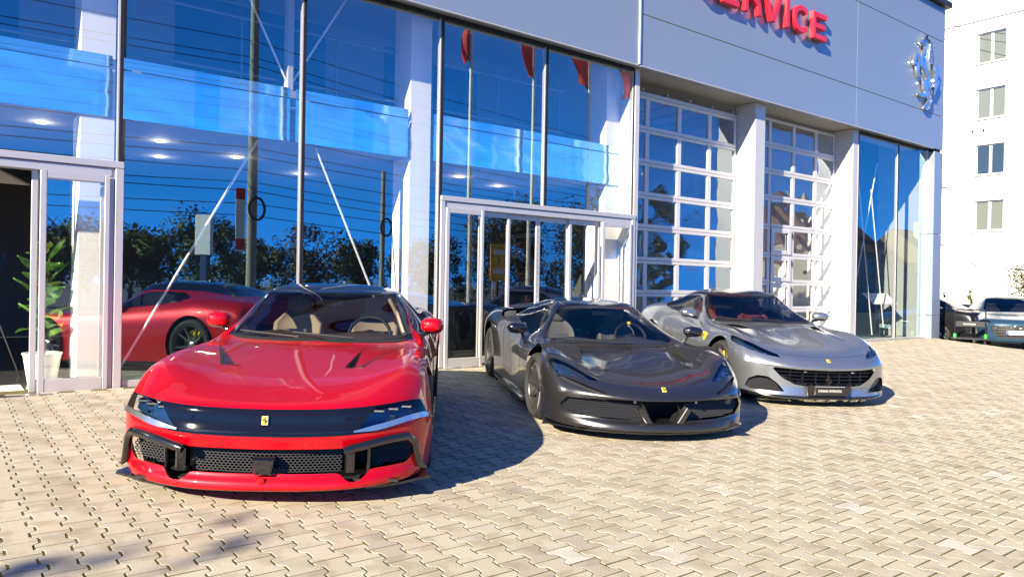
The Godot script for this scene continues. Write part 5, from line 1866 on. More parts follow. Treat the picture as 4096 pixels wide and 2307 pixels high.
	obj("grille_mesh", hex_lattice(pv2([[-.45, .215], [.45, .215], [.45, .385], [-.45, .385]]), 0.026, 0.0055, lay), M("mesh_black", lin(0.012, 0.012, 0.013), 0.35, 0.2), car).set_meta("kind", "stuff")
	for sg in [1, -1]:
		var lay2 := func(q: Vector2) -> Vector3: return Vector3(q.x * sg, q.y, -0.16 - 0.55 * (q.x - .62))
		obj("grille_mesh", hex_lattice(pv2([[.62, .235], [.86, .25], [.88, .31], [.85, .40], [.62, .40]]), 0.026, 0.0055, lay2), M("mesh_black", Color()), car).set_meta("kind", "stuff")
		obj("duct_fin", MB.new().cbox(Vector3(sg * .505 - .03, .215, -.14), Vector3(sg * .505 + .03, .372, -.035), .012), black, car)
		obj("duct_fin", MB.new().cbox(Vector3(sg * .612 - .012, .2, -.3), Vector3(sg * .612 + .012, .395, -.10), .008), black, car)
		obj("intake_bracket", MB.new().tube([Vector3(.475 * sg, .372, .012), Vector3(.52 * sg, .385, .005), Vector3(.64 * sg, .408, -.055), Vector3(.76 * sg, .425, -.125), Vector3(.845 * sg, .425, -.195), Vector3(.885 * sg, .385, -.235), Vector3(.905 * sg, .31, -.265), Vector3(.925 * sg, .225, -.295), Vector3(.965 * sg, .185, -.34)], [.026, .028, .028, .028, .028, .026, .025, .026, .012], 10), carb, car)
		var wing := MB.new()
		var up2 := Transform3D(Basis(Vector3(sg, 0, 0), Vector3(0, 0, -1), Vector3(0, 1, 0)), Vector3(0, .126, 0))
		wing.prism(pv2([[.60, .085], [.70, .125], [.80, .185], [.90, .27], [1.0, .335], [1.005, .36], [.97, .46], [.90, .50], [.70, .25], [.60, .15]]), -0.012, 0.006, up2, .003)
		obj("splitter_wing", wing, carb, car)
	obj("camera_box", MB.new().prism(pv2([[-.048, .222], [.048, .222], [.066, .322], [-.066, .322]]), -.06, .045, Transform3D(), .012), black, car)
	obj("tow_eye_cap", MB.new().lathe([[0.0, .004], [.022, .002], [.026, -.004]], 16, Transform3D(Basis(Vector3.RIGHT, Vector3.BACK, Vector3.DOWN), Vector3(-.01, .185, .036))), red, car)
	badge(car, Vector3(0, .548, .005), deg_to_rad(-12))
	# wheels
	var alloy := M("alloy_grey", lin(0.22, 0.22, 0.23), 0.3, 0.85)
	var yellow := M("caliper_yellow", lin(0.7, 0.5, 0.02), 0.4)
	for sg in [1, -1]:
		add_wheel(car, Vector3(.845 * sg, .358, -.955), sg, .358, .275, 0.0, {"mat": alloy, "caliper": yellow, "spokes": 5, "rim": .275})
		add_wheel(car, Vector3(.835 * sg, .368, -3.66), sg, .368, .315, 0.0, {"mat": alloy, "caliper": yellow, "spokes": 5, "rim": .275})
		obj("rocker_skirt", MB.new().cbox(Vector3(sg * .93 - .06, .10, -3.2), Vector3(sg * .93 + .06, .15, -1.4), .012), carb, car)
	mirror_pair(car, Vector3(.945, .965, -2.25), red, black, Vector3(.105, .072, .10), Vector3(-.09, -.09, .03))
	# cabin
	var tan := M("leather_tan", lin(0.30, 0.25, 0.18), 0.6)
	cabin(car, .32, -1.55, -3.4, .86, matt)
	dashboard(car, -1.82, .86, .74, M("dash_brown", lin(0.05, 0.033, 0.025), 0.7))
	seat_pair(car, .37, -2.72, .42, tan)
	steering_wheel(car, Vector3(.38, .86, -2.28), matt, false)
	obj("rear_view_mirror", MB.new().cbox(Vector3(-.12, 1.105, -2.37), Vector3(.12, 1.165, -2.34), .02), black, car)
	for sg in [1]:
		obj("pillar_trim", MB.new().tube([Vector3(.70 * sg, .90, -2.05), Vector3(.62 * sg, 1.05, -2.32), Vector3(.53 * sg, 1.17, -2.56)], .02, 8), tan, car)
	obj("cowl", MB.new().add(ribbon(sh, [[12.0, 0.0], [12.0, 2.0], [12.0, 3.7]], 0.06, 0.006, 1)).add(ribbon(sh, [[12.0, 0.0], [12.0, 2.0], [12.0, 3.7]], 0.06, 0.006, -1)), matt, car)
	wiper(car, sh, [[12.05, -0.6], [12.15, -1.8], [12.2, -3.2]], matt)
	wiper(car, sh, [[12.05, 1.4], [12.15, 0.4], [12.25, -0.9]], matt)
	obj("roof_aerial", ellipsoid(Vector3(0, 1.29, -3.15), Vector3(.03, .025, .09)), black, car)
	return car


func top_y(sh: Shell, x: float, z: float) -> float:
	# height of the hood over a point
	var best := 1e9
	var y := 0.0
	for i in range(sh.su * 6, mini(sh.g.size(), sh.su * 13)):
		var row: PackedVector3Array = sh.g[i]
		for j in sh.sv * 5:
			var d := Vector2(row[j].x - x, row[j].z - z).length_squared()
			if d < best:
				best = d
				y = row[j].y
	return y


func headlamps(car: Node3D, s: Soup, depth: float, spots: Array, size: Vector3) -> void:
	# lens flush with the body, a dark bowl behind it and bright reflectors inside
	var lens := glass_pane("lamp_lens", Color(0.01, 0.02, 0.04), 0.12)
	var bowl := M("lamp_bowl", lin(0.02, 0.055, 0.14), 0.2, 0.5)
	var shine := M("lamp_reflector", lin(0.75, 0.8, 0.85), 0.1, 1.0)
	for sg in [1, -1]:
		var h := base("headlight", Vector3.ZERO, 0.0, car)
		obj("lamp_bowl", one_side(s, sg, -depth), bowl, h)
		for p in spots:
			var c := Vector3(p.x * sg, p.y, p.z)
			obj("reflector", MB.new().cbox(c - size, c + size, 0.012), shine, h)
		obj("lens", one_side(s, sg), lens, h)


func build_grey_supercar() -> Node3D:
	var car := thing("sports_car", "low dark grey mid engined supercar with honeycomb lower intakes", "car", Vector3.ZERO, 0.0, "sports cars parked on the forecourt")
	var sh := Shell.new()
	sh.make([
		[0, .115, -.30, .25, .115, -.31, .47, .115, -.36, .66, .115, -.44, .8, .115, -.54, .88, .115, -.6, .90, .115, -.64, .91, .115, -.66, .92, .115, -.70],
		[0, .115, .02, .25, .115, .0, .47, .115, -.06, .66, .117, -.16, .82, .12, -.29, .92, .125, -.42, .945, .125, -.55, .95, .12, -.64, .95, .115, -.70],
		[0, .165, .01, .25, .165, -.01, .47, .165, -.07, .66, .168, -.17, .83, .175, -.30, .935, .185, -.44, .96, .18, -.56, .962, .155, -.65, .955, .12, -.71],
		[0, .20, -.06, .25, .20, -.07, .47, .205, -.12, .66, .215, -.2, .83, .23, -.32, .94, .24, -.45, .968, .22, -.57, .97, .17, -.655, .96, .12, -.715],
		[0, .345, -.06, .25, .348, -.075, .47, .355, -.12, .66, .362, -.2, .84, .37, -.33, .95, .36, -.47, .978, .31, -.59, .978, .22, -.665, .965, .12, -.72],
		[0, .39, .0, .25, .393, -.02, .46, .402, -.09, .65, .42, -.2, .83, .445, -.35, .945, .44, -.50, .98, .37, -.61, .98, .24, -.675, .965, .12, -.725],
		[0, .45, -.07, .24, .455, -.09, .45, .47, -.16, .64, .495, -.28, .82, .53, -.44, .94, .53, -.57, .98, .44, -.65, .982, .28, -.69, .967, .12, -.735],
		[0, .50, -.2, .23, .507, -.22, .44, .525, -.29, .62, .555, -.4, .80, .605, -.54, .93, .61, -.65, .98, .51, -.70, .985, .32, -.72, .968, .12, -.75],
		[0, .562, -.45, .22, .57, -.46, .42, .59, -.51, .60, .61, -.59, .79, .675, -.69, .925, .68, -.77, .978, .57, -.79, .985, .35, -.79, .97, .12, -.80],
		[0, .62, -.8, .22, .625, -.8, .42, .645, -.82, .60, .65, -.86, .785, .72, -.92, .92, .715, -.97, .978, .60, -.98, .985, .37, -.98, .97, .12, -.98],
		[-1.17, 0, .672, .22, .674, .42, .685, .60, .69, .79, .745, .92, .735, .978, .62, .985, .38, .97, .12],
		[0, .718, -1.5, .22, .716, -1.51, .43, .712, -1.54, .62, .722, -1.58, .77, .762, -1.60, .90, .735, -1.62, .96, .62, -1.62, .965, .38, -1.62, .95, .12, -1.62],
		[0, .94, -1.82, .2, .937, -1.83, .39, .93, -1.86, .54, .92, -1.9, .64, .905, -1.95, .85, .765, -2.0, .945, .62, -2.0, .945, .38, -2.0, .935, .12, -2.0],
		[0, 1.115, -2.12, .18, 1.113, -2.13, .33, 1.107, -2.16, .42, 1.1, -2.19, .485, 1.085, -2.23, .85, .79, -2.35, .935, .64, -2.35, .925, .38, -2.35, .935, .12, -2.35],
		[-2.6, 0, 1.172, .18, 1.17, .33, 1.162, .42, 1.148, .49, 1.12, .86, .83, .94, .67, .93, .39, .94, .12],
		[-3.0, 0, 1.165, .18, 1.163, .32, 1.15, .41, 1.13, .48, 1.10, .88, .88, .965, .72, .97, .40, .955, .12],
		[-3.45, 0, 1.10, .18, 1.098, .32, 1.085, .43, 1.06, .55, 1.02, .88, .94, .985, .78, .99, .42, .965, .12],
		[-3.9, 0, 1.0, .2, 1.0, .34, .99, .45, .975, .62, .96, .88, .945, .99, .78, 1.0, .43, .97, .12],
		[-4.35, 0, .94, .22, .94, .38, .935, .5, .93, .66, .92, .87, .90, .975, .75, .985, .43, .96, .16],
		[0, .90, -4.78, .25, .90, -4.77, .45, .90, -4.75, .6, .89, -4.72, .75, .88, -4.67, .86, .84, -4.6, .93, .70, -4.6, .94, .45, -4.6, .92, .2, -4.6],
		[0, .6, -4.85, .25, .6, -4.84, .45, .6, -4.81, .6, .6, -4.77, .75, .58, -4.7, .84, .55, -4.64, .9, .48, -4.62, .91, .36, -4.62, .9, .2, -4.62],
		[0, .2, -4.7, .25, .2, -4.7, .45, .2, -4.68, .6, .2, -4.66, .72, .2, -4.63, .8, .2, -4.6, .85, .2, -4.6, .86, .2, -4.6, .87, .19, -4.6],
	])
	var grey := paint("paint_dark_grey", lin(0.050, 0.051, 0.056), 0.75, 0.25)
	var black := car_black()
	var matt := car_matt()
	var carb := carbon()
	var s := sh.soup()
	var r
	for a in [[-1.15, .335, .405], [-3.93, .345, .425]]:
		r = cut(s, round_region(a[0], a[1], a[2]), AABB(Vector3(.55, -.1, a[0] - .55), Vector3(.6, 1.0, 1.1)))
		s = r[1]
		wheel_well(car, a[0], a[1], a[2], matt)
	# lower intakes and the dark centre between them
	r = cut(s, front_region([[.17, .195], [.24, .2], [.52, .205], [.80, .225], [.89, .295], [.84, .368], [.60, .378], [.40, .383], [.245, .383], [.20, .325]]), AABB(Vector3(-.1, .1, -.7), Vector3(1.2, .4, .8)))
	s = r[1]
	r = cut(s, front_region([[-.1, .17], [.10, .17], [.185, .325], [.24, .384], [-.1, .384]]), AABB(Vector3(-.1, .1, -.3), Vector3(.5, .4, .5)))
	s = r[1]
	# thin slit below each headlight
	r = cut(s, net_region([[5.35, 2.3], [5.8, 3.4], [6.08, 4.3], [5.95, 4.6], [5.5, 3.8], [5.12, 2.6]]), AABB(Vector3(.2, .35, -.8), Vector3(.9, .3, .8)))
	s = r[1]
	for sg in [1, -1]: obj("air_slit", one_side(r[0], sg, -0.02), matt, car)
	# headlights
	r = cut(s, net_region([[6.5, 2.6], [6.85, 2.8], [7.35, 3.7], [7.75, 4.75], [7.5, 5.05], [6.75, 4.85], [6.15, 4.5], [6.3, 3.8], [6.42, 3.1]]), AABB(Vector3(.3, .4, -.9), Vector3(.8, .4, .9)))
	s = r[1]
	headlamps(car, r[0], 0.05, [Vector3(.84, .56, -.60), Vector3(.75, .54, -.52), Vector3(.66, .515, -.42)], Vector3(0.036, 0.013, 0.028))
	# windscreen and roof
	r = cut(s, net_region([[11.0, -1], [11.0, 3.9], [12.0, 4.05], [13.0, 4.12], [14.0, 4.12], [15.0, 4.1], [15.9, 4.0], [16.2, 3.0], [16.2, -1]]), AABB(Vector3(-.1, .6, -3.6), Vector3(1.1, .7, 2.4)))
	s = r[1]
	r = cut(r[0], net_region([[11.12, -1], [11.12, 3.6], [11.6, 3.75], [12.75, 3.75], [12.8, -1]]), AABB(Vector3(-.1, .6, -2.4), Vector3(1.1, .6, 1.2)))
	var wind := glass_pane("car_glass_green", Color(0.005, 0.04, 0.045), 0.38)
	obj("windscreen", both_sides(r[0]), wind, car)
	obj("roof", both_sides(r[1]), black, car)
	r = cut(s, net_region([[11.75, 4.25], [12.6, 4.2], [13.6, 4.2], [14.6, 4.25], [14.75, 4.8], [13.4, 4.92], [12.4, 4.95], [11.7, 4.85]]), AABB(Vector3(.4, .6, -3.2), Vector3(.8, .6, 1.9)))
	s = r[1]
	obj("side_window", one_side(r[0], 1), wind, car)
	obj("side_window", one_side(r[0], -1), wind, car)
	# big shoulder intake behind the door
	r = cut(s, net_region([[14.95, 4.35], [15.9, 4.6], [16.2, 5.0], [15.9, 5.3], [15.2, 5.25], [14.95, 4.9]]), AABB(Vector3(.4, .6, -3.8), Vector3(.8, .6, 1.4)))
	s = r[1]
	for sg in [1, -1]: obj("shoulder_intake", one_side(r[0], sg, -0.07), matt, car)
	for k in 4:
		for sg in [1, -1]:
			obj("intake_slat", MB.new().cbox(Vector3(sg * .83 - .05, .86 + .012 * k, -3.42 + .09 * k), Vector3(sg * .83 + .05, .93 + .012 * k, -3.405 + .09 * k), .004), M("alloy_grey", Color()), car)
	obj("body", both_sides(s), grey, car)
	# intakes: lining, honeycomb, the V shaped struts, splitter
	obj("intake_lining", MB.new().box(Vector3(-.93, .12, -.66), Vector3(.93, .40, -.56)).box(Vector3(-.80, .13, -.56), Vector3(.80, .14, -.15)), matt, car)
	for sg in [1, -1]:
		var lay := func(q: Vector2) -> Vector3: return Vector3(q.x * sg, q.y, -0.11 - 0.38 * q.x * q.x)
		obj("grille_mesh", hex_lattice(pv2([[.17, .185], [.80, .215], [.90, .295], [.84, .375], [.20, .345]]), 0.024, 0.0055, lay, .75), M("mesh_grey", lin(0.06, 0.06, 0.062), 0.35, 0.4), car).set_meta("kind", "stuff")
		var st := MB.new()
		st.prism(pv2([[.10 * sg, .155], [.165 * sg, .155], [.255 * sg, .30], [.205 * sg, .325]]), -.22, -.035, Transform3D(), .01)
		obj("intake_strut", st, grey, car)
		var wing := MB.new()
		var up2 := Transform3D(Basis(Vector3(sg, 0, 0), Vector3(0, 0, -1), Vector3(0, 1, 0)), Vector3(0, .10, 0))
		wing.prism(pv2([[-.0, .0], [.25, .02], [.47, .08], [.66, .17], [.83, .30], [.95, .43], [.985, .56], [.97, .72], [.8, .6], [.4, .2], [-.0, .12]]), -0.012, 0.004, up2, .003)
		obj("splitter_blade", wing, carb, car)
		obj("parking_sensor", MB.new().lathe([[0, .006], [.012, .004], [.013, -.004]], 12, Transform3D(Basis(Vector3.RIGHT, Vector3.BACK, Vector3.DOWN), Vector3(.29 * sg, .372, -.045))), M("alloy_grey", Color()), car)
	obj("centre_floor", MB.new().cbox(Vector3(-.14, .15, -.3), Vector3(.14, .175, -.02), .008), grey, car)
	badge(car, Vector3(0, .473, -.10), deg_to_rad(-52))
	# flat black strips paint the shade of the hood channels; seams beside them
	for sg in [1, -1]:
		obj("hood_seam", ribbon(sh, [[7.0, 1.6], [7.0, 2.4], [7.4, 3.3], [8.2, 3.75], [9.4, 3.8], [11.0, 3.72]], 0.007, 0.0012, sg, 0.001), matt, car)
		obj("hood_seam", ribbon(sh, [[7.0, 0.0], [7.0, 0.8], [7.0, 1.62]], 0.006, 0.0012, sg, 0.001), matt, car)
		obj("hood_strip", ribbon(sh, [[7.45, 1.75], [8.0, 2.0], [8.8, 2.4], [9.5, 2.7]], 0.05, 0.0015, sg, 0.001), black, car)
		obj("door_seam", ribbon(sh, [[11.3, 4.7], [11.6, 5.4], [11.9, 6.2], [12.2, 7.4]], 0.006, 0.0012, sg, 0.001), matt, car)
		obj("door_seam", ribbon(sh, [[14.3, 5.1], [14.4, 5.8], [14.1, 6.6], [13.8, 7.4]], 0.006, 0.0012, sg, 0.001), matt, car)
	var alloy := M("alloy_dark", lin(0.14, 0.14, 0.14), 0.3, 0.85)
	var cal := M("caliper_dark", lin(0.03, 0.03, 0.03), 0.4)
	for sg in [1, -1]:
		add_wheel(car, Vector3(.85 * sg, .335, -1.15), sg, .335, .255, 0.06, {"mat": alloy, "caliper": cal, "spokes": 5, "rim": .262, "splay": .3})
		add_wheel(car, Vector3(.835 * sg, .345, -3.93), sg, .345, .315, 0.0, {"mat": alloy, "caliper": cal, "spokes": 5, "rim": .262, "splay": .3})
		obj("rocker_skirt", MB.new().cbox(Vector3(sg * .93 - .06, .085, -3.45), Vector3(sg * .93 + .06, .135, -1.6), .012), carb, car)
	mirror_pair(car, Vector3(1.03, .865, -1.80), black, black, Vector3(.115, .06, .085), Vector3(-.12, -.19, -.04))
	var tealgrey := M("leather_grey", lin(0.12, 0.125, 0.125), 0.6)
	cabin(car, .25, -1.45, -2.95, .84, matt)
	dashboard(car, -1.66, .725, .72, M("dash_grey", lin(0.045, 0.05, 0.055), 0.7), .5)
	seat_pair(car, .36, -2.42, .34, tealgrey, .95)
	steering_wheel(car, Vector3(.36, .76, -2.02), matt, true)
	obj("rear_view_mirror", MB.new().cbox(Vector3(-.11, 1.0, -2.06), Vector3(.11, 1.055, -2.03), .018), black, car)
	obj("cowl", MB.new().add(ribbon(sh, [[11.0, 0.0], [11.0, 2.0], [11.0, 3.5]], 0.05, 0.006, 1)).add(ribbon(sh, [[11.0, 0.0], [11.0, 2.0], [11.0, 3.5]], 0.05, 0.006, -1)), matt, car)
	wiper(car, sh, [[11.05, 0.9], [11.12, -0.3], [11.22, -2.6]], matt)
	obj("roof_aerial", ellipsoid(Vector3(0, 1.175, -2.9), Vector3(.025, .05, .07)), black, car)
	return car


func build_silver_gt() -> Node3D:
	var car := thing("sports_car", "silver grand tourer with wide slatted grille and black dealer plate", "car", Vector3.ZERO, 0.0, "sports cars parked on the forecourt")
	var sh := Shell.new()
	sh.make([
		[0, .115, -.30, .25, .115, -.31, .48, .115, -.34, .67, .115, -.40, .8, .115, -.48, .87, .115, -.54, .89, .115, -.56, .90, .115, -.58, .91, .115, -.60],
		[0, .115, .02, .25, .115, .01, .48, .115, -.04, .67, .117, -.12, .82, .12, -.24, .905, .125, -.37, .925, .122, -.48, .93, .118, -.55, .93, .115, -.60],
		[0, .155, .0, .25, .155, -.01, .48, .157, -.055, .67, .16, -.135, .83, .17, -.25, .92, .18, -.38, .945, .175, -.49, .945, .155, -.56, .935, .12, -.61],
		[0, .24, -.02, .25, .24, -.03, .48, .245, -.07, .67, .25, -.15, .835, .265, -.265, .93, .275, -.39, .957, .25, -.5, .957, .19, -.57, .94, .12, -.615],
		[0, .445, -.01, .25, .447, -.02, .48, .452, -.065, .67, .465, -.15, .84, .47, -.28, .94, .455, -.42, .97, .38, -.53, .965, .25, -.58, .945, .12, -.62],
		[0, .475, .0, .25, .478, -.012, .48, .487, -.06, .67, .503, -.15, .84, .515, -.29, .942, .50, -.44, .972, .41, -.54, .968, .27, -.585, .946, .12, -.625],
		[0, .535, -.05, .25, .54, -.06, .47, .553, -.11, .66, .575, -.2, .835, .595, -.34, .94, .575, -.49, .973, .46, -.57, .97, .30, -.60, .947, .12, -.635],
		[0, .585, -.15, .24, .59, -.16, .46, .607, -.2, .65, .635, -.29, .83, .665, -.42, .935, .64, -.55, .972, .50, -.61, .971, .32, -.62, .948, .12, -.65],
		[0, .65, -.35, .24, .655, -.355, .46, .672, -.385, .65, .705, -.46, .82, .74, -.56, .925, .705, -.66, .97, .55, -.69, .972, .34, -.69, .95, .12, -.70],
		[-.95, 0, .755, .23, .762, .44, .802, .63, .790, .80, .828, .915, .775, .968, .60, .972, .37, .95, .12],
		[-1.35, 0, .825, .22, .828, .43, .857, .62, .84, .80, .853, .915, .79, .962, .62, .965, .38, .945, .12],
		[0, .882, -1.7, .22, .88, -1.71, .42, .88, -1.73, .62, .883, -1.74, .78, .89, -1.75, .90, .81, -1.8, .95, .63, -1.8, .955, .38, -1.8, .94, .12, -1.8],
		[0, 1.08, -2.03, .2, 1.078, -2.04, .39, 1.07, -2.07, .55, 1.06, -2.11, .67, 1.04, -2.16, .865, .86, -2.15, .94, .68, -2.15, .945, .4, -2.15, .935, .12, -2.15],
		[0, 1.255, -2.38, .2, 1.253, -2.39, .36, 1.25, -2.41, .47, 1.247, -2.43, .55, 1.235, -2.46, .865, .88, -2.5, .94, .70, -2.5, .94, .4, -2.5, .935, .12, -2.5],
		[-2.75, 0, 1.312, .2, 1.31, .36, 1.30, .47, 1.28, .56, 1.245, .865, .91, .94, .73, .945, .4, .935, .12],
		[-3.15, 0, 1.28, .2, 1.278, .35, 1.265, .46, 1.24, .55, 1.20, .87, .95, .955, .77, .965, .41, .94, .12],
		[-3.55, 0, 1.18, .2, 1.178, .34, 1.165, .45, 1.14, .55, 1.10, .87, .985, .965, .80, .975, .42, .945, .12],
		[-3.95, 0, 1.07, .2, 1.07, .36, 1.06, .5, 1.045, .66, 1.03, .86, .975, .96, .79, .965, .42, .94, .14],
		[-4.3, 0, 1.0, .25, 1.0, .45, .99, .6, .98, .74, .96, .86, .91, .94, .76, .95, .44, .92, .18],
		[0, .97, -4.52, .25, .97, -4.51, .5, .96, -4.48, .66, .95, -4.44, .78, .93, -4.39, .86, .86, -4.36, .91, .7, -4.36, .92, .45, -4.36, .9, .2, -4.36],
		[0, .6, -4.58, .25, .6, -4.57, .5, .6, -4.54, .66, .6, -4.49, .78, .58, -4.42, .85, .55, -4.37, .88, .46, -4.37, .89, .34, -4.37, .88, .2, -4.37],
		[0, .2, -4.48, .25, .2, -4.47, .5, .2, -4.44, .65, .2, -4.41, .75, .2, -4.38, .8, .2, -4.36, .84, .2, -4.36, .85, .2, -4.36, .86, .19, -4.36],
	])
	var silver := paint("paint_silver", lin(0.34, 0.37, 0.41), 0.85, 0.26)
	var black := car_black()
	var matt := car_matt()
	var carb := carbon()
	var s := sh.soup()
	var r
	for a in [[-1.0, .345, .40], [-3.62, .345, .41]]:
		r = cut(s, round_region(a[0], a[1], a[2]), AABB(Vector3(.55, -.1, a[0] - .5), Vector3(.6, 1.0, 1.0)))
		s = r[1]
		wheel_well(car, a[0], a[1], a[2], matt)
	# wide grille mouth
	r = cut(s, front_region([[-.1, .245], [.22, .25], [.42, .275], [.56, .345], [.665, .455], [.64, .468], [.4, .455], [-.1, .445]]), AABB(Vector3(-.1, .2, -.5), Vector3(1, .35, .7)))
	s = r[1]
	# corner intakes
	r = cut(s, front_region([[.53, .185], [.86, .19], [.905, .215], [.875, .31], [.80, .355], [.70, .35], [.60, .275]]), AABB(Vector3(.4, .1, -.7), Vector3(.7, .35, .7)))
	s = r[1]
	# black lower lip
	r = cut(s, net_region([[-1, -1], [-1, 6.2], [1.2, 6.2], [1.75, 5.6], [1.75, -1]]), AABB(Vector3(-.1, .05, -.7), Vector3(1.2, .2, .9)))
	s = r[1]
	obj("front_lip", both_sides(r[0]), carb, car)
	# headlights: long teardrops up the fenders
	r = cut(s, net_region([[6.2, 2.45], [6.75, 2.55], [7.4, 3.4], [8.0, 4.1], [8.6, 4.75], [8.2, 5.1], [7.35, 4.75], [6.7, 4.15], [6.25, 3.3]]), AABB(Vector3(.3, .45, -.9), Vector3(.8, .4, .9)))
	s = r[1]
	headlamps(car, r[0], 0.05, [Vector3(.70, .60, -.30), Vector3(.78, .625, -.38), Vector3(.85, .655, -.48), Vector3(.60, .565, -.22)], Vector3(0.03, 0.016, 0.024))
	# glass
	r = cut(s, net_region([[11.0, -1], [11.0, 3.95], [12.0, 4.05], [13.0, 4.12], [14.0, 4.12], [15.0, 4.1], [16.3, 4.0], [16.8, 3.0], [16.8, -1]]), AABB(Vector3(-.1, .8, -4.0), Vector3(1.1, .7, 2.6)))
	s = r[1]
	r = cut(r[0], net_region([[11.1, -1], [11.1, 3.7], [11.6, 3.82], [12.85, 3.8], [12.88, -1]]), AABB(Vector3(-.1, .8, -2.6), Vector3(1.1, .6, 1.2)))
	var wind := glass_pane("car_glass_blue", Color(0.004, 0.01, 0.03), 0.6)
	obj("windscreen", both_sides(r[0]), wind, car)
	obj("roof", both_sides(r[1]), black, car)
	r = cut(s, net_region([[11.85, 4.25], [12.6, 4.2], [14.0, 4.2], [15.2, 4.25], [15.9, 4.65], [15.3, 4.9], [12.6, 4.95], [11.8, 4.8]]), AABB(Vector3(.4, .7, -3.7), Vector3(.8, .6, 2.2)))
	s = r[1]
	obj("side_window", one_side(r[0], 1), wind, car)
	obj("side_window", one_side(r[0], -1), wind, car)
	# louvres near the windscreen
	r = cut(s, top_region([[.53, -1.52], [.43, -1.14], [.58, -1.2], [.68, -1.54]]), AABB(Vector3(.3, .6, -1.6), Vector3(.5, .4, .6)))
	s = r[1]
	for sg in [1, -1]: obj("hood_louvre", one_side(r[0], sg, -0.022), matt, car)
	obj("body", both_sides(s), silver, car)
	# grille: lining, slats, uprights, horse, frame
	obj("mouth_lining", MB.new().box(Vector3(-.70, .2, -.40), Vector3(.70, .48, -.32)), matt, car)
	for k in 4:
		var y := .29 + .042 * k
		var pts := []
		for i in 17:
			var x := lerpf(-.48 - .05 * k, .48 + .05 * k, i / 16.0)
			pts.append(Vector3(x, y, -.055 - .28 * x * x))
		obj("grille_slat", MB.new().tube(pts, .007, 6), black, car)
	for k in 7:
		var x := -.45 + .15 * k
		obj("grille_upright", MB.new().cbox(Vector3(x - .005, .255 + absf(x) * .1, -.10 - .28 * x * x), Vector3(x + .005, .445, -.06 - .28 * x * x), .002), black, car)
	var hp := base("grille_horse", Vector3(-.05, .27, -.025), 0.0, car)
	var hm := MB.new()
	for o in horse_outlines():
		var p := PackedVector2Array()
		for q in o: p.append(Vector2(q.x * .10, q.y * .115))
		hm.prism(p, 0, .012, Transform3D(), .002)
	obj("horse_figure", hm, M("chrome", Color()), hp)
	for sg in [1, -1]:
		obj("parking_sensor", ellipsoid(Vector3(.30 * sg, .425, -.035), Vector3(.022, .012, .012)), M("alloy_grey", Color()), car)
		var lay := func(q: Vector2) -> Vector3: return Vector3(q.x * sg, q.y, -0.17 - 0.55 * (q.x - .53))
		obj("grille_mesh", hex_lattice(pv2([[.52, .18], [.88, .185], [.915, .215], [.88, .32], [.80, .365], [.69, .36], [.59, .28]]), 0.016, 0.006, lay), M("mesh_grey", Color()), car).set_meta("kind", "stuff")
		obj("intake_lining", MB.new().box(Vector3(sg * .7 - .25, .14, -.6), Vector3(sg * .7 + .25, .38, -.5)), matt, car)
	# dealer plate with white lettering
	var pl := base("dealer_plate", Vector3(-.03, .222, .035), 0.0, car)
	obj("plate_holder", MB.new().cbox(Vector3(-.27, -.06, -.02), Vector3(.27, .06, .0), .008), black, pl)
	obj("plate", MB.new().cbox(Vector3(-.19, -.058, .0), Vector3(.19, .052, .008), .003), matt, pl)
	var rimm := M("plate_white", lin(0.8, 0.8, 0.8), 0.5)
	obj("plate_rim", MB.new().tube([Vector3(-.188, -.05, .008), Vector3(-.188, .045, .008), Vector3(.188, .045, .008)], .0014, 4), rimm, pl)
	var tx := obj("plate_text", text_mesh("FERRARI APPROVED", 0.028, .003, "Droid Sans", false), M("plate_letter", lin(0.5, 0.5, 0.5), 0.5), pl)
	tx.position = Vector3(0, -.005, .010)
	tx.scale = Vector3(.86, 1.0, 1.0)
	badge(car, Vector3(0, .555, -.07), deg_to_rad(-55))
	for sg in [1, -1]:
		var shd := base("fender_shield", Vector3(sg * .957, .70, -1.5), sg * deg_to_rad(86), car)
		obj("shield_field", MB.new().prism(pv2([[-.035, .05], [.035, .05], [.036, .0], [.02, -.04], [0, -.06], [-.02, -.04], [-.036, .0]]), -.012, .006, Transform3D(), .003), M("badge_yellow", Color()), shd)
		var hz := MB.new()
		for o in horse_outlines():
			var p := PackedVector2Array()
			for q in o: p.append(Vector2((q.x - .36) * .07, (q.y - .5) * .07))
			hz.prism(p, .005, .009)
		obj("shield_horse", hz, M("gasket_black", Color()), shd)
		obj("hood_seam", ribbon(sh, [[7.05, 0.0], [7.05, 1.4], [7.0, 2.6]], 0.006, 0.0012, sg, 0.001), matt, car)
		obj("hood_seam", ribbon(sh, [[8.5, 4.6], [9.4, 4.55], [11.0, 4.3]], 0.006, 0.0012, sg, 0.001), matt, car)
		obj("hood_strip", ribbon(sh, [[8.6, 1.5], [9.4, 1.85], [10.4, 2.2]], 0.02, 0.0012, sg, 0.001), silver, car)
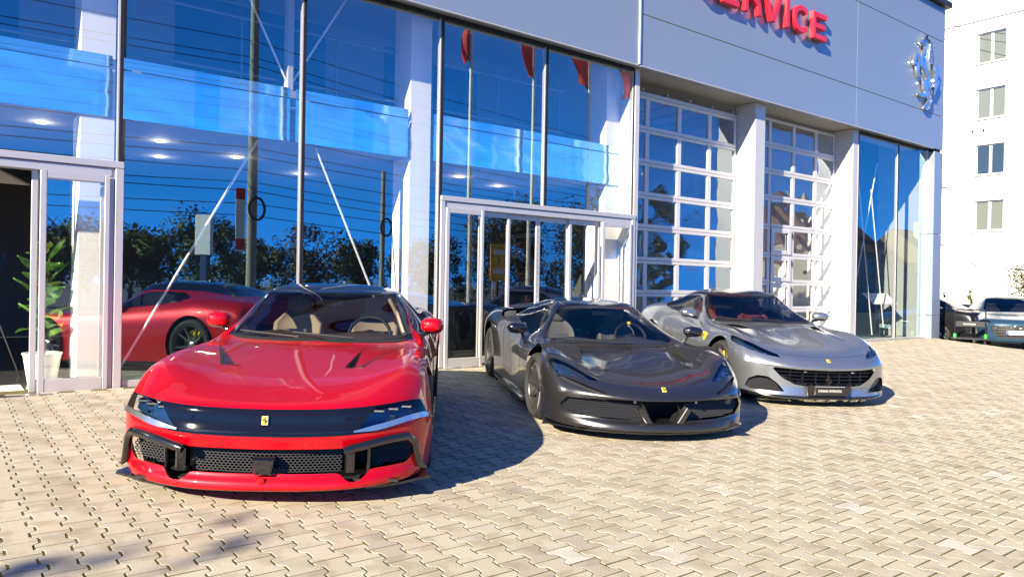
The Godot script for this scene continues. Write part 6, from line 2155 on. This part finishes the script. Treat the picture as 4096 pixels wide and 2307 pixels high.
		obj("door_seam", ribbon(sh, [[11.4, 4.85], [11.6, 5.5], [11.8, 6.3], [12.0, 7.4]], 0.006, 0.0012, sg, 0.001), matt, car)
		obj("door_seam", ribbon(sh, [[14.4, 5.0], [14.8, 5.6], [14.7, 6.4], [14.3, 7.4]], 0.006, 0.0012, sg, 0.001), matt, car)
		obj("fender_vent", ribbon(sh, [[8.4, 6.4], [9.9, 6.3], [11.2, 6.6]], 0.05, 0.002, sg, 0.001), matt, car)
	var alloy := M("alloy_silver", lin(0.45, 0.45, 0.46), 0.25, 0.9)
	var yellow := M("caliper_yellow", lin(0.7, 0.5, 0.02), 0.4)
	for sg in [1, -1]:
		add_wheel(car, Vector3(.83 * sg, .345, -1.0), sg, .345, .25, 0.05, {"mat": alloy, "caliper": yellow, "spokes": 5, "rim": .262})
		add_wheel(car, Vector3(.82 * sg, .345, -3.62), sg, .345, .29, 0.0, {"mat": alloy, "caliper": yellow, "spokes": 5, "rim": .262})
	mirror_pair(car, Vector3(1.0, .975, -1.98), silver, black, Vector3(.12, .062, .09), Vector3(-.13, -.07, .02))
	var maroon := M("leather_maroon", lin(0.28, 0.07, 0.06), 0.6)
	cabin(car, .3, -1.6, -3.3, .85, matt)
	dashboard(car, -1.8, .87, .74, M("dash_black", lin(0.015, 0.016, 0.02), 0.6))
	seat_pair(car, .37, -2.62, .42, maroon)
	steering_wheel(car, Vector3(.37, .89, -2.18), matt, false)
	obj("rear_view_mirror", MB.new().cbox(Vector3(-.11, 1.14, -2.33), Vector3(.11, 1.2, -2.3), .018), black, car)
	obj("cowl", MB.new().add(ribbon(sh, [[11.0, 0.0], [11.0, 2.0], [11.0, 3.5]], 0.05, 0.006, 1)).add(ribbon(sh, [[11.0, 0.0], [11.0, 2.0], [11.0, 3.5]], 0.05, 0.006, -1)), matt, car)
	wiper(car, sh, [[11.05, -0.8], [11.12, -1.8], [11.2, -3.4]], matt)
	wiper(car, sh, [[11.05, 1.4], [11.1, 0.4], [11.18, -0.8]], matt)
	return car
